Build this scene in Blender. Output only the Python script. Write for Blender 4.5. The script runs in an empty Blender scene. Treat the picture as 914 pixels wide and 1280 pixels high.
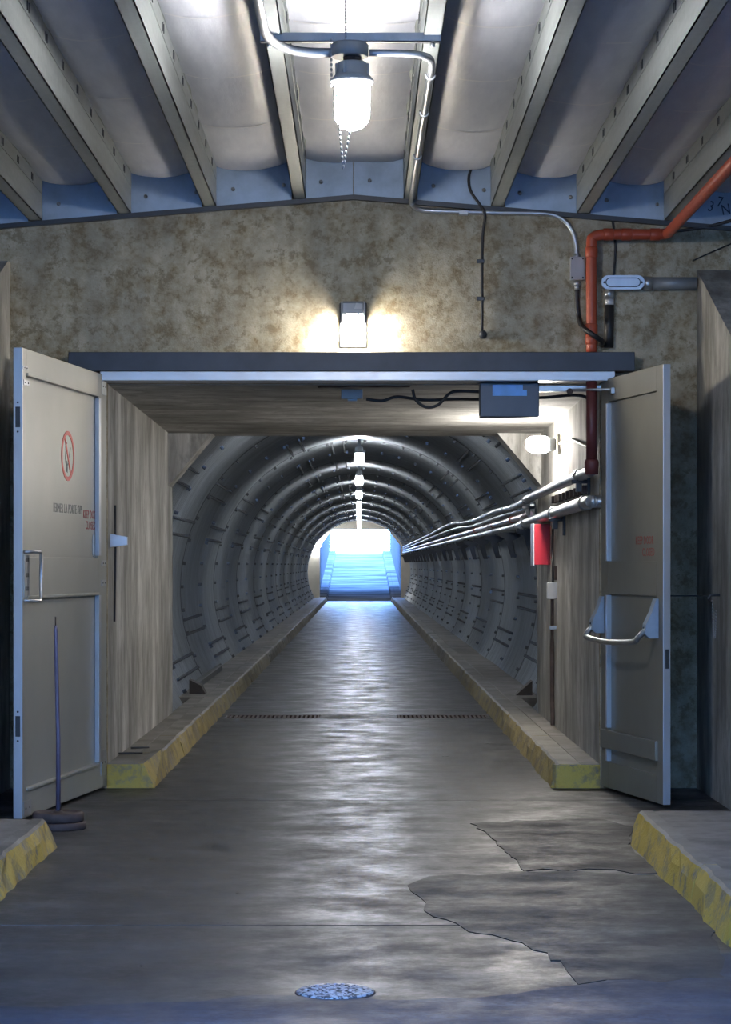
import bpy, bmesh, math, random
from mathutils import Vector, Matrix, noise
random.seed(7)
PI = math.pi
S = bpy.context.scene
COL = S.collection

# ------------------------------------------------------------------ camera, sky, exposure
FPX, CX, HY, EYE = 2883.0, 449.0, 706.0, 1.5          # focal length in pixels of the 914x1280 frame
cam_data = bpy.data.cameras.new('camera')
cam_data.sensor_fit = 'VERTICAL'
cam_data.sensor_height = 36.0
cam_data.lens = 36.0 * FPX / 1280.0
cam_data.shift_x = (457.0 - CX) / 1280.0
cam_data.shift_y = (HY - 640.0) / 1280.0
cam_data.clip_end = 600
cam = bpy.data.objects.new('camera', cam_data)
COL.objects.link(cam)
cam.location = (0, 0, EYE)
cam.rotation_euler = (PI / 2, 0, 0)
S.camera = cam

W = bpy.data.worlds.new('sky')
S.world = W
W.use_nodes = True
wn, wl = W.node_tree.nodes, W.node_tree.links
bg = wn['Background']
SKY = 44.0
tc = wn.new('ShaderNodeTexCoord'); sx = wn.new('ShaderNodeSeparateXYZ'); rp = wn.new('ShaderNodeValToRGB')
wl.new(tc.outputs['Generated'], sx.inputs[0]); wl.new(sx.outputs['Z'], rp.inputs[0]); wl.new(rp.outputs[0], bg.inputs[0])
rp.color_ramp.elements[0].position = 0.0;  rp.color_ramp.elements[0].color = (0.22, 0.45, 1.0, 1)
rp.color_ramp.elements[1].position = 0.8;  rp.color_ramp.elements[1].color = (0.14, 0.34, 1.0, 1)
bg.inputs[1].default_value = SKY

VS = S.view_settings
S.display_settings.display_device = 'sRGB'
VS.view_transform = 'Standard'; VS.look = 'None'; VS.gamma = 1.0; VS.use_curve_mapping = False
VS.exposure = -0.2
S.cycles.use_denoising = True
S.cycles.max_bounces = 8
S.cycles.diffuse_bounces = 5
S.cycles.glossy_bounces = 4
S.cycles.sample_clamp_indirect = 6.0
S.cycles.caustics_reflective = False
S.cycles.caustics_refractive = False

CEILING_LAMP, WALL_LAMP, PASSAGE_LAMP, TUNNEL_LAMP = 370.0, 430.0, 620.0, 540.0    # emission of the lamp globes
ROOF_Y = 0.6                                                                 # unseen front edge of the hall roof, placed to limit the sky light

# ------------------------------------------------------------------ helpers
def px(x, y, d):
    """point of the place seen at frame pixel (x, y) at distance d"""
    return Vector(((x - CX) / FPX * d, d, EYE - (y - HY) / FPX * d))

def fl(x, y, z=0.0):
    d = (EYE - z) * FPX / (y - HY)
    return ((x - CX) / FPX * d, d)

def lerp(a, b, f): return a + (b - a) * f

class MB:
    def __init__(self): self.bm = bmesh.new()
    def box(self, x0, x1, y0, y1, z0, z1, bev=0.0, mat=None):
        r = bmesh.ops.create_cube(self.bm, size=1.0)
        vs = r['verts']
        for v in vs:
            v.co = Vector(((x0 + x1) / 2 + v.co.x * (x1 - x0), (y0 + y1) / 2 + v.co.y * (y1 - y0), (z0 + z1) / 2 + v.co.z * (z1 - z0)))
        if bev:
            es = list({e for v in vs for e in v.link_edges})
            r = bmesh.ops.bevel(self.bm, geom=es, offset=bev, segments=2, affect='EDGES', profile=0.5)
            vs = list({v for f in r['faces'] for v in f.verts} | {v for v in vs if v.is_valid})
        if mat is not None:
            bmesh.ops.transform(self.bm, matrix=mat, verts=vs)
        return self
    def tube(self, path, r, n=10, caps=True):
        path = [Vector(p) for p in path]
        m = len(path); rings = []
        t0 = (path[1] - path[0]).normalized()
        up = Vector((0, 0, 1)) if abs(t0.z) < 0.9 else Vector((1, 0, 0))
        u = t0.cross(up).normalized()
        for i, p in enumerate(path):
            a = path[max(i - 1, 0)]; b = path[min(i + 1, m - 1)]
            t = (b - a).normalized()
            u = (u - t * u.dot(t)).normalized()
            v = t.cross(u)
            rr = r[i] if isinstance(r, (list, tuple)) else r
            rings.append([self.bm.verts.new(p + (u * math.cos(2 * PI * k / n) + v * math.sin(2 * PI * k / n)) * rr) for k in range(n)])
        for i in range(m - 1):
            for k in range(n):
                self.bm.faces.new((rings[i][k], rings[i][(k + 1) % n], rings[i + 1][(k + 1) % n], rings[i + 1][k])).smooth = True
        if caps:
            self.bm.faces.new(rings[0][::-1]); self.bm.faces.new(rings[-1])
        return self
    def lathe(self, c, prof, n=20, axis='Z'):
        """prof: list of (radius, height) from bottom to top"""
        c = Vector(c); rings = []
        for (r, h) in prof:
            ring = []
            for k in range(n):
                a = 2 * PI * k / n
                p = Vector((r * math.cos(a), r * math.sin(a), h))
                if axis == 'Y': p = Vector((p.x, -p.z, p.y))
                if axis == 'X': p = Vector((p.z, p.x, p.y))
                ring.append(self.bm.verts.new(c + p))
            rings.append(ring)
        for i in range(len(rings) - 1):
            for k in range(n):
                self.bm.faces.new((rings[i][k], rings[i][(k + 1) % n], rings[i + 1][(k + 1) % n], rings[i + 1][k])).smooth = True
        if prof[0][0] > 1e-4: self.bm.faces.new(rings[0][::-1])
        if prof[-1][0] > 1e-4: self.bm.faces.new(rings[-1])
        return self
    def prism(self, pts, a, b, axis='Z'):
        """extrude a 2D outline: axis Z pts=(x,y); axis Y pts=(x,z); axis X pts=(y,z)"""
        def P(p, h):
            return {'Z': (p[0], p[1], h), 'Y': (p[0], h, p[1]), 'X': (h, p[0], p[1])}[axis]
        lo = [self.bm.verts.new(P(p, a)) for p in pts]; hi = [self.bm.verts.new(P(p, b)) for p in pts]
        n = len(pts)
        fs = [self.bm.faces.new(lo), self.bm.faces.new(hi)]
        for i in range(n):
            fs.append(self.bm.faces.new((lo[i], lo[(i + 1) % n], hi[(i + 1) % n], hi[i])))
        bmesh.ops.recalc_face_normals(self.bm, faces=fs)
        return self
    def frame(self, outer, inner, y0, y1):
        """flat ring between two outlines with as many points, extruded along Y"""
        n = len(outer)
        V = lambda pts, y: [self.bm.verts.new((p[0], y, p[1])) for p in pts]
        a, b, c, d = V(outer, y0), V(inner, y0), V(outer, y1), V(inner, y1)
        fs = []
        for i in range(n):
            j = (i + 1) % n
            for q in ((a[i], a[j], b[j], b[i]), (c[i], c[j], d[j], d[i]), (a[i], a[j], c[j], c[i]), (b[i], b[j], d[j], d[i])):
                fs.append(self.bm.faces.new(q))
        bmesh.ops.recalc_face_normals(self.bm, faces=fs)
        return self
    def grid(self, fn, nu, nv, smooth=True):
        vs = [[self.bm.verts.new(fn(i / nu, j / nv)) for j in range(nv + 1)] for i in range(nu + 1)]
        for i in range(nu):
            for j in range(nv):
                self.bm.faces.new((vs[i][j], vs[i + 1][j], vs[i + 1][j + 1], vs[i][j + 1])).smooth = smooth
        return self
    def mesh(self, name, mat):
        me = bpy.data.meshes.new(name)
        self.bm.to_mesh(me); self.bm.free()
        if mat: me.materials.append(mat)
        return me
    def build(self, name, mat, parent=None, loc=None):
        return link(name, self.mesh(name, mat), parent, loc)

def link(name, me, parent=None, loc=None):
    o = bpy.data.objects.new(name, me)
    COL.objects.link(o)
    if parent: o.parent = parent
    if loc is not None: o.location = loc
    return o

def empty(name, loc=(0, 0, 0), rz=0.0, parent=None):
    o = bpy.data.objects.new(name, None)
    o.empty_display_size = 0.1
    COL.objects.link(o); o.location = loc; o.rotation_euler = (0, 0, rz)
    if parent: o.parent = parent
    return o

def tag(o, label, cat, group=None):
    o['label'] = label; o['category'] = cat
    if group: o['group'] = group
    return o

def struct(o, label=None, cat=None):
    o['kind'] = 'structure'
    if label: o['label'] = label
    if cat: o['category'] = cat
    return o

def curve(pts, k=6):
    """smooth path through the points (Catmull-Rom)"""
    P = [Vector(p) for p in pts]
    P = [P[0] * 2 - P[1]] + P + [P[-1] * 2 - P[-2]]
    out = []
    for i in range(1, len(P) - 2):
        for s in range(k):
            t = s / k
            a, b, c, d = P[i - 1], P[i], P[i + 1], P[i + 2]
            out.append(0.5 * ((2 * b) + (c - a) * t + (2 * a - 5 * b + 4 * c - d) * t * t + (3 * b - a - 3 * c + d) * t ** 3))
    out.append(P[-2])
    return out

# ------------------------------------------------------------------ materials
class NT:
    def __init__(self, name):
        self.m = bpy.data.materials.new(name); self.m.use_nodes = True
        self.n = self.m.node_tree.nodes; self.l = self.m.node_tree.links
        self.b = self.n['Principled BSDF']
    def coord(self, kind='Position', scale=(1, 1, 1)):
        if kind == 'Position': src = self.n.new('ShaderNodeNewGeometry').outputs['Position']
        else: src = self.n.new('ShaderNodeTexCoord').outputs['Object']
        mp = self.n.new('ShaderNodeMapping'); mp.inputs['Scale'].default_value = scale
        self.l.new(src, mp.inputs['Vector']); return mp.outputs[0]
    def noise(self, vec, scale=5, detail=5, rough=0.55):
        t = self.n.new('ShaderNodeTexNoise'); t.inputs['Scale'].default_value = scale
        t.inputs['Detail'].default_value = detail; t.inputs['Roughness'].default_value = rough
        self.l.new(vec, t.inputs['Vector']); return t.outputs['Fac']
    def ramp(self, fac, stops):
        r = self.n.new('ShaderNodeValToRGB'); el = r.color_ramp.elements
        while len(el) < len(stops): el.new(0.5)
        for e, (p, c) in zip(el, stops):
            e.position = p; e.color = (c, c, c, 1) if isinstance(c, (int, float)) else (*c, 1)
        self.l.new(fac, r.inputs[0]); return r.outputs[0]
    def mix(self, fac, a, b, mode='MIX'):
        x = self.n.new('ShaderNodeMix'); x.data_type = 'RGBA'; x.blend_type = mode
        for s, v in ((x.inputs[0], fac), (x.inputs[6], a), (x.inputs[7], b)):
            if isinstance(v, (int, float)): s.default_value = v
            elif isinstance(v, tuple): s.default_value = (*v, 1)
            else: self.l.new(v, s)
        return x.outputs[2]
    def math(self, op, a, b=0.0):
        x = self.n.new('ShaderNodeMath'); x.operation = op
        for s, v in ((x.inputs[0], a), (x.inputs[1], b)):
            if isinstance(v, (int, float)): s.default_value = v
            else: self.l.new(v, s)
        return x.outputs[0]
    def bump(self, h, strength=0.3, dist=0.01):
        b = self.n.new('ShaderNodeBump'); b.inputs['Strength'].default_value = strength; b.inputs['Distance'].default_value = dist
        self.l.new(h, b.inputs['Height']); self.l.new(b.outputs[0], self.b.inputs['Normal'])
    def set(self, **k):
        names = {'color': 'Base Color', 'rough': 'Roughness', 'metal': 'Metallic', 'spec': 'Specular IOR Level', 'ecolor': 'Emission Color', 'emit': 'Emission Strength', 'coat': 'Coat Weight'}
        for q, v in k.items():
            s = self.b.inputs[names[q]]
            if isinstance(v, (int, float)): s.default_value = v
            elif isinstance(v, tuple): s.default_value = (*v, 1)
            else: self.l.new(v, s)
        return self

def mat_plain(name, c, rough=0.5, metal=0.0, var=0.15, scale=9.0):
    t = NT(name)
    n = t.noise(t.coord('Object'), scale, 4)
    lo = tuple(x * (1 - var) for x in c); hi = tuple(min(1, x * (1 + var)) for x in c)
    t.set(color=t.ramp(n, [(0.3, lo), (0.7, hi)]), rough=rough, metal=metal)
    return t.m

def mat_portal():
    t = NT('mottled_concrete')
    v = t.coord('Position')
    a = t.noise(v, 2.2, 6, 0.65); b = t.noise(v, 9.0, 8, 0.7); c = t.noise(v, 70, 3)
    v2 = t.coord('Position', (3.0, 1, 0.15)); d = t.noise(v2, 1.6, 3)
    e = t.noise(v, 8.0, 9, 0.78)
    base = t.ramp(b, [(0.36, (0.26, 0.20, 0.115)), (0.46, (0.42, 0.365, 0.255)), (0.62, (0.56, 0.515, 0.40))])
    base = t.mix(t.ramp(a, [(0.40, 0.0), (0.62, 0.7)]), base, t.mix(0.6, base, (0.24, 0.225, 0.19)))
    base = t.mix(t.ramp(e, [(0.42, 0.75), (0.48, 0.0)]), base, (0.23, 0.19, 0.12))
    base = t.mix(t.ramp(d, [(0.52, 0.0), (0.66, 0.25)]), base, (0.22, 0.21, 0.18))
    pit = t.ramp(c, [(0.25, 0.35), (0.36, 1.0)])
    t.set(color=t.mix(1.0, base, pit, 'MULTIPLY'), rough=0.85, spec=0.2)
    t.bump(t.math('ADD', t.math('MULTIPLY', b, 0.6), t.math('MULTIPLY', c, 0.5)), 0.5, 0.012)
    return t.m

def mat_streaked(name='board_formed_concrete', horiz=False):
    t = NT(name)
    v = t.coord('Position', (4.0, 1.7, 0.55))
    if horiz: v = t.coord('Position', (0.6, 1.3, 2.0))
    a = t.noise(v, 1.5, 6, 0.65); b = t.noise(t.coord('Position'), 1.3, 5, 0.6); c = t.noise(t.coord('Position'), 40, 4)
    base = t.ramp(a, [(0.36, (0.28, 0.274, 0.255)), (0.50, (0.48, 0.472, 0.445)), (0.64, (0.72, 0.712, 0.685))])
    base = t.mix(t.ramp(b, [(0.36, 0.5), (0.60, 0.0)]), base, (0.24, 0.234, 0.215))
    f_ = t.noise(t.coord('Position', (3, 3, 1.2)), 3.0, 8, 0.75)
    base = t.mix(t.ramp(f_, [(0.36, 0.5), (0.5, 0.0)]), base, (0.2, 0.195, 0.18))
    t.set(color=base, rough=0.85, spec=0.15)
    t.bump(t.math('ADD', a, t.math('MULTIPLY', c, 0.4)), 0.35, 0.012)
    return t.m

def mat_floor(name='worn_floor_concrete', tint=(1, 1, 1), lo=0.36):
    t = NT(name)
    v = t.coord('Position', (0.8, 1.5, 1))
    a = t.noise(v, 2.0, 7, 0.62); b = t.noise(t.coord('Position'), 0.9, 6, 0.65); c = t.noise(t.coord('Position'), 28, 6, 0.7)
    k = lambda q: tuple(q * x for x in tint)
    d = t.noise(t.coord('Position', (0.8, 2.4, 1)), 2.6, 8, 0.75); e = t.noise(t.coord('Position'), 2.4, 7, 0.7)
    base = t.ramp(a, [(0.3, k(0.034)), (0.5, k(0.064)), (0.7, k(0.125))])
    base = t.mix(t.ramp(b, [(0.4, 0.6), (0.6, 0.0)]), base, k(0.055))
    base = t.mix(t.ramp(d, [(0.36, 0.55), (0.56, 0.0)]), base, k(0.04))
    base = t.mix(t.ramp(c, [(0.34, 0.75), (0.52, 0.0)]), base, k(0.026))
    r = t.math('ADD', t.math('MULTIPLY', c, 0.45), t.math('ADD', t.math('MULTIPLY', d, 0.45), t.math('MULTIPLY', e, 0.45)))
    r2 = t.ramp(e, [(0.38, 0.36), (0.62, 0.56)])
    t.set(color=base, rough=t.math('ADD', t.math('MULTIPLY', r, 0.6), t.math('ADD', r2, lo - 0.76)), spec=0.22)
    t.bump(t.math('ADD', t.math('MULTIPLY', d, 0.8), t.math('MULTIPLY', c, 0.8)), 0.22, 0.006)
    return t.m

def mat_sidewalk():
    t = NT('sidewalk_concrete')
    a = t.noise(t.coord('Position'), 3.0, 7, 0.65); c = t.noise(t.coord('Position'), 45, 4)
    base = t.ramp(a, [(0.33, (0.11, 0.10, 0.09)), (0.6, (0.23, 0.215, 0.195))])
    t.set(color=base, rough=0.75); t.bump(t.math('ADD', a, c), 0.3, 0.008)
    return t.m

def mat_kerb():
    """yellow paint on the upright faces, worn to concrete, fading out further into the tunnel"""
    t = NT('yellow_kerb_paint')
    v = t.coord('Position'); a = t.noise(v, 7.0, 6, 0.7); b = t.noise(v, 2.2, 4); c = t.noise(v, 50, 4)
    conc = t.ramp(b, [(0.35, (0.12, 0.11, 0.095)), (0.65, (0.25, 0.235, 0.205))])
    yel = t.ramp(a, [(0.35, (0.33, 0.25, 0.09)), (0.55, (0.48, 0.37, 0.11)), (0.75, (0.56, 0.46, 0.20))])
    g = t.n.new('ShaderNodeNewGeometry')
    s = t.n.new('ShaderNodeSeparateXYZ'); t.l.new(g.outputs['True Normal'], s.inputs[0])
    up = t.ramp(s.outputs['Z'], [(0.72, 1.0), (0.76, 0.0)])
    p = t.n.new('ShaderNodeSeparateXYZ'); t.l.new(g.outputs['Position'], p.inputs[0])
    far = t.n.new('ShaderNodeMapRange'); far.inputs[1].default_value = 15.7; far.inputs[2].default_value = 36
    far.inputs[3].default_value = 0.9; far.inputs[4].default_value = 0.12
    t.l.new(p.outputs['Y'], far.inputs[0])
    near = t.n.new('ShaderNodeMapRange'); near.inputs[1].default_value = 15.52; near.inputs[2].default_value = 15.9
    t.l.new(p.outputs['Y'], near.inputs[0])
    yel = t.mix(near.outputs[0], t.mix(0.6, yel, (0.72, 0.49, 0.03)), yel)
    wear = t.math('MULTIPLY', t.ramp(a, [(0.36, 0.0), (0.44, 0.95)]), t.ramp(t.noise(v, 4.5, 7, 0.75), [(0.42, 0.40), (0.50, 1.0)]))
    f = t.math('MULTIPLY', t.math('MULTIPLY', up, wear), far.outputs[0])
    t.set(color=t.mix(f, conc, yel), rough=0.65); t.bump(t.math('ADD', a, c), 0.4, 0.01)
    return t.m

def mat_galv(name, c, rough, metal, sc=(6, 0.5, 6), var=0.25):
    t = NT(name)
    a = t.noise(t.coord('Object', sc), 2.0, 6, 0.6); b = t.noise(t.coord('Object'), 22, 4)
    lo = tuple(x * (1 - var) for x in c); hi = tuple(min(1, x * (1 + var)) for x in c)
    t.set(color=t.ramp(a, [(0.3, lo), (0.7, hi)]), metal=metal)
    t.set(rough=t.math('ADD', t.math('MULTIPLY', b, 0.25), rough - 0.12))
    return t.m

def mat_lamp(name, c, strength):
    t = NT(name); t.set(color=(0.9, 0.9, 0.88), ecolor=c, emit=strength, rough=0.3); return t.m

M = dict(
    portal=mat_portal(), board=mat_streaked(), soffit=mat_streaked('soffit_concrete', True),
    floor=mat_floor(), patch=mat_floor('patch_concrete', (0.92, 0.98, 0.98), 0.50), patch2=mat_floor('dark_patch_concrete', (0.66, 0.68, 0.70), 0.50),
    strip=mat_floor('strip_concrete', (1.15, 1.1, 1.05), 0.46),
    walk=mat_sidewalk(), kerb=mat_kerb(),
    plate=mat_galv('corrugated_steel', (0.39, 0.425, 0.45), 0.42, 0.62, (0.7, 9, 0.7), 0.22),
    bolt=mat_plain('bolt_steel', (0.12, 0.125, 0.13), 0.5, 0.5),
    joist=mat_galv('joist_steel', (0.36, 0.39, 0.385), 0.45, 0.45, (6, 0.4, 6), 0.16),
    rim=mat_galv('blue_grey_steel', (0.36, 0.45, 0.56), 0.5, 0.35, (2, 2, 2), 0.2),
    zinc=mat_galv('zinc_conduit', (0.42, 0.44, 0.46), 0.36, 0.75, (3, 3, 3), 0.15),
    vinyl=None,
    door=mat_plain('door_paint', (0.37, 0.37, 0.335), 0.42, 0.0, 0.05, 3.0),
    door_dark=mat_plain('door_paint_darker', (0.22, 0.215, 0.185), 0.45, 0.0, 0.07, 3.0),  # darker tone for the right leaf
    alu=mat_galv('aluminium_edge', (0.55, 0.57, 0.60), 0.34, 0.7, (3, 3, 0.4), 0.12),
    dark=mat_plain('dark_steel', (0.045, 0.05, 0.058), 0.45, 0.2),
    lintel=mat_plain('dark_blue_steel', (0.055, 0.062, 0.078), 0.5, 0.2, 0.2, 4),
    headbar=mat_galv('pale_head_bar', (0.62, 0.63, 0.66), 0.35, 0.35, (1, 8, 8), 0.1),
    red=mat_plain('red_pipe_paint', (0.42, 0.075, 0.035), 0.45, 0.0, 0.12),
    tape=mat_plain('seam_tape_foil', (0.80, 0.80, 0.84), 0.3, 0.3, 0.05),
    daylit=mat_floor('blue_grey_daylight_floor', (0.75, 1.05, 1.55), 0.44),  # blue-grey floor tone with the daylight's blue worked into it
    rampwall=mat_plain('dark_ramp_wall', (0.016, 0.017, 0.0165), 1.0, 0.0, 0.6, 2.5),  # very dark base tone with random mottling
    maroon=mat_plain('shaded_red_pipe_paint', (0.13, 0.035, 0.035), 0.45, 0.0, 0.15),  # the red pipe's colour again, with its shadow painted in
    redbox=mat_plain('red_box_paint', (0.36, 0.012, 0.025), 0.4, 0.0, 0.06),
    pink=mat_galv('pink_conduit', (0.48, 0.38, 0.42), 0.3, 0.7, (2, 2, 2), 0.2),
    rubber=mat_plain('black_rubber', (0.018, 0.018, 0.02), 0.5, 0.0),
    grey=mat_plain('grey_enamel', (0.42, 0.43, 0.44), 0.5, 0.0, 0.08),
    lampgrey=mat_plain('lamp_grey_enamel', (0.26, 0.28, 0.30), 0.45, 0.2, 0.1),
    sensor=mat_plain('slate_blue_plastic', (0.075, 0.095, 0.135), 0.4, 0.0, 0.06),
    rust=mat_plain('rusty_iron', (0.085, 0.06, 0.055), 0.7, 0.3, 0.35, 14),
    pole=mat_plain('mauve_pole_paint', (0.15, 0.13, 0.20), 0.45, 0.2, 0.25, 8),
    signred=mat_plain('sign_red', (0.50, 0.05, 0.04), 0.5, 0.0, 0.05),
    textgrey=mat_plain('stencil_grey', (0.16, 0.17, 0.17), 0.6, 0.0, 0.1),
    textred=mat_plain('stencil_red', (0.36, 0.06, 0.07), 0.6, 0.0, 0.1),
    textred2=mat_plain('stencil_red_faded', (0.34, 0.10, 0.08), 0.6, 0.0, 0.1),
    ink=mat_plain('marker_ink', (0.02, 0.03, 0.06), 0.6),
    iron=None, wood=mat_plain('brown_wood', (0.06, 0.05, 0.045), 0.8, 0.0, 0.3),
    post=mat_plain('painted_portal_concrete', (0.62, 0.58, 0.50), 0.8, 0.0, 0.1, 2.0),
    ramp=None,
    glow_a=mat_lamp('ceiling_lamp_glass', (1.0, 0.97, 0.94), CEILING_LAMP),
    glow_b=mat_lamp('wall_lamp_glass', (1.0, 0.91, 0.77), WALL_LAMP),
    glow_c=mat_lamp('passage_lamp_glass', (1.0, 0.94, 0.86), PASSAGE_LAMP),
    glow_d=mat_lamp('tunnel_lamp_glass', (0.95, 0.97, 1.0), TUNNEL_LAMP),
)
t = NT('white_vinyl_facing')
a = t.noise(t.coord('Position', (4, 0.8, 4)), 3, 5)
t.set(color=t.ramp(a, [(0.3, (0.66, 0.68, 0.76)), (0.7, (0.78, 0.80, 0.87))]), rough=0.42, spec=0.5)
t.bump(a, 0.25, 0.02); M['vinyl'] = t.m
t = NT('cast_iron_cover')
a = t.noise(t.coord('Position'), 60, 3)
t.set(color=t.ramp(a, [(0.40, (0.06, 0.06, 0.065)), (0.54, (0.50, 0.50, 0.52))]), rough=0.5, metal=0.2); t.bump(a, 0.6, 0.01); M['iron'] = t.m
t = NT('ramp_concrete')
a = t.noise(t.coord('Position', (0.3, 1.2, 1)), 1.2, 6, 0.6)
t.set(color=t.ramp(a, [(0.34, (0.07, 0.07, 0.071)), (0.66, (0.24, 0.24, 0.241))]), rough=1.0, spec=0.0); M['ramp'] = t.m

# ------------------------------------------------------------------ floor
D0, D1, D2 = 15.5, 20.9, 94.6        # doorway, start of the steel tunnel, end of the tunnel
floor = MB().box(-6, 6, -16, D2, -0.6, -0.16).build('floor', M['floor'])
struct(floor)
GR_Y0, GR_Y1 = 22.55, 23.05          # drain channel
def slab(x0, x1, y0, y1, m=None, name='floor_slab'):
    g = 0.006
    return MB().box(x0, x1, y0 + g, y1 - g, -0.16, 0.0, 0.004).build(name, m or M['floor'], floor)
ys = [-16, -8, -2, 3.2, 9.6, 14.7]
for y0, y1 in zip(ys, ys[1:]): slab(-6, 6, y0, y1)
slab(-2, 2, 14.7, GR_Y0 - 0.05)
slab(-6, -2.01, 14.7, 15.6); slab(2.01, 6, 14.7, 15.6)
slab(-2, 2, GR_Y0 - 0.05, GR_Y0, M['strip']); slab(-0.39, 0.38, GR_Y0, GR_Y1, M['strip'])
slab(-2, -1.31, GR_Y0, GR_Y1); slab(1.27, 2, GR_Y0, GR_Y1)
y = GR_Y1
while y < D2 - 1:
    y1 = min(y + 6.1, D2) if D2 - y > 8 else D2
    slab(-2, 2, y, y1); y = y1

def ragged(pts, step=0.12, amp=0.03, seed=1):
    rnd = random.Random(seed); out = []
    for i, p in enumerate(pts):
        q = pts[(i + 1) % len(pts)]
        n = max(1, int(math.hypot(q[0] - p[0], q[1] - p[1]) / step))
        for k in range(n):
            f = k / n
            out.append((p[0] + (q[0] - p[0]) * f + rnd.uniform(-amp, amp) * 0.5, p[1] + (q[1] - p[1]) * f + rnd.uniform(-amp, amp) * 2))
    return out
pa = [fl(*p) for p in ((590, 1030), (668, 1026), (744, 1024), (792, 1034), (786, 1058), (822, 1093), (740, 1088), (652, 1088), (640, 1071), (612, 1046))]
pb = [fl(*p) for p in ((509, 1108), (540, 1096), (652, 1090), (740, 1090), (822, 1095), (868, 1130), (905, 1190), (905, 1226), (722, 1230), (712, 1212), (680, 1192), (640, 1176), (582, 1163), (534, 1141), (524, 1122))]
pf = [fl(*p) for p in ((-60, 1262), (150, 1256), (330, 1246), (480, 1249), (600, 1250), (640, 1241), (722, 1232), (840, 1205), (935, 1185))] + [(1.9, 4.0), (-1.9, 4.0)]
MB().prism(ragged(pf, 0.10, 0.02, 9), 0.0, 0.003).build('floor_patch', M['daylit'], floor)  # front floor sheet carrying the blue daylight tint
MB().prism(ragged(pb, 0.10, 0.03, 5), 0.0, 0.0035).build('floor_patch', M['patch'], floor)
MB().prism(ragged(pa, 0.10, 0.03, 3), 0.0, 0.0045).build('floor_patch', M['patch2'], floor)

# ------------------------------------------------------------------ entrance hall: portal wall, wings, roof
def zb(x): return 3.985 - 0.083 * abs(x + 0.038)      # underside of the joists: low gable
OPX0, OPX1, OPZ = -1.694, 1.618, 2.72
WT = 4.8
wp = MB()
wp.frame([(-6, -0.3), (-6, WT), (6, WT), (6, -0.3)], [(OPX0, -0.3), (OPX0, OPZ), (OPX1, OPZ), (OPX1, -0.3)], D0, D0 + 0.05)
struct(wp.build('wall_portal', M['portal']))
# buttress wings with sloping tops, at right angles to the portal wall
for side, x0, x1, zt in (('left', -2.75, -2.345, 3.53), ('right', 2.27, 2.72, 3.48)):
    w = MB()
    if side == 'left': w.prism([(D0, -0.1), (D0, zt), (D0 - 0.1, zt), (12.2, 2.35), (12.2, -0.1)], x0, x1, 'X')
    else: w.prism([(D0, -0.1), (D0, zt), (12.5, 2.25), (12.5, -0.1)], x0, x1, 'X')
    struct(w.build('wall_wing_' + side, M['board']))
struct(MB().box(-6.2, -6, -16, D0 + 0.6, -0.2, WT + 0.3).build('wall_left', M['portal']))
struct(MB().box(6, 6.2, -16, D0 + 0.6, -0.2, WT + 0.3).build('wall_right', M['portal']))

ceil = struct(MB().prism([(-6.2, 4.35), (-0.04, 4.86), (6.2, 4.35), (6.2, 4.75), (-0.04, 5.2), (-6.2, 4.75)], ROOF_Y, D0 + 0.6, 'Y').build('ceiling', M['joist']))
JX = [-3.38, -2.77, -2.167, -1.57, -1.0, -0.398, 0.339, 0.925, 1.5, 2.086, 2.70, 3.31]   # inner-flange positions
JY1 = D0 - 0.02
FW, FH, TH = 0.085, 0.34, 0.006
for jx in JX:
    s = -1 if jx < 0 else 1                    # flanges point away from the ridge, the web faces it
    z = zb(jx); wx = jx - s * 0.04
    o = wx + s * FW
    lip = o - s * TH
    a = MB()
    a.box(min(wx, wx + s * TH), max(wx, wx + s * TH), ROOF_Y + 0.1, JY1, z, z + FH)
    a.box(min(wx, o), max(wx, o), ROOF_Y + 0.1, JY1, z, z + TH)
    a.box(min(lip, o), max(lip, o), ROOF_Y + 0.1, JY1, z, z + 0.03)
    a.box(min(wx, o), max(wx, o), ROOF_Y + 0.1, JY1, z + FH - TH, z + FH)
    j = a.build('joist', M['joist'], ceil)
    tb = MB(); xx = wx - s * 0.004; x2 = wx - s * 0.030          # facing tab stapled along the top of the web
    tb.box(min(wx, xx), max(wx, xx), ROOF_Y + 0.2, JY1 - 0.03, z + 0.175, z + 0.28)
    tb.box(min(xx, x2), max(xx, x2), ROOF_Y + 0.2, JY1 - 0.03, z + 0.265, z + 0.275)
    t1 = tb.build('facing_tab', M['joist'], j)
    st = MB(); yy = JY1 - 0.5
    while yy > 6:
        for k in (0, 0.05):
            x3 = xx - s * 0.004
            st.box(min(xx, x3), max(xx, x3), yy - k, yy - k + 0.012, z + 0.19, z + 0.235)
        yy -= 0.62
    st = st.build('staple_row', M['dark'], j); st['kind'] = 'stuff'
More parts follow.
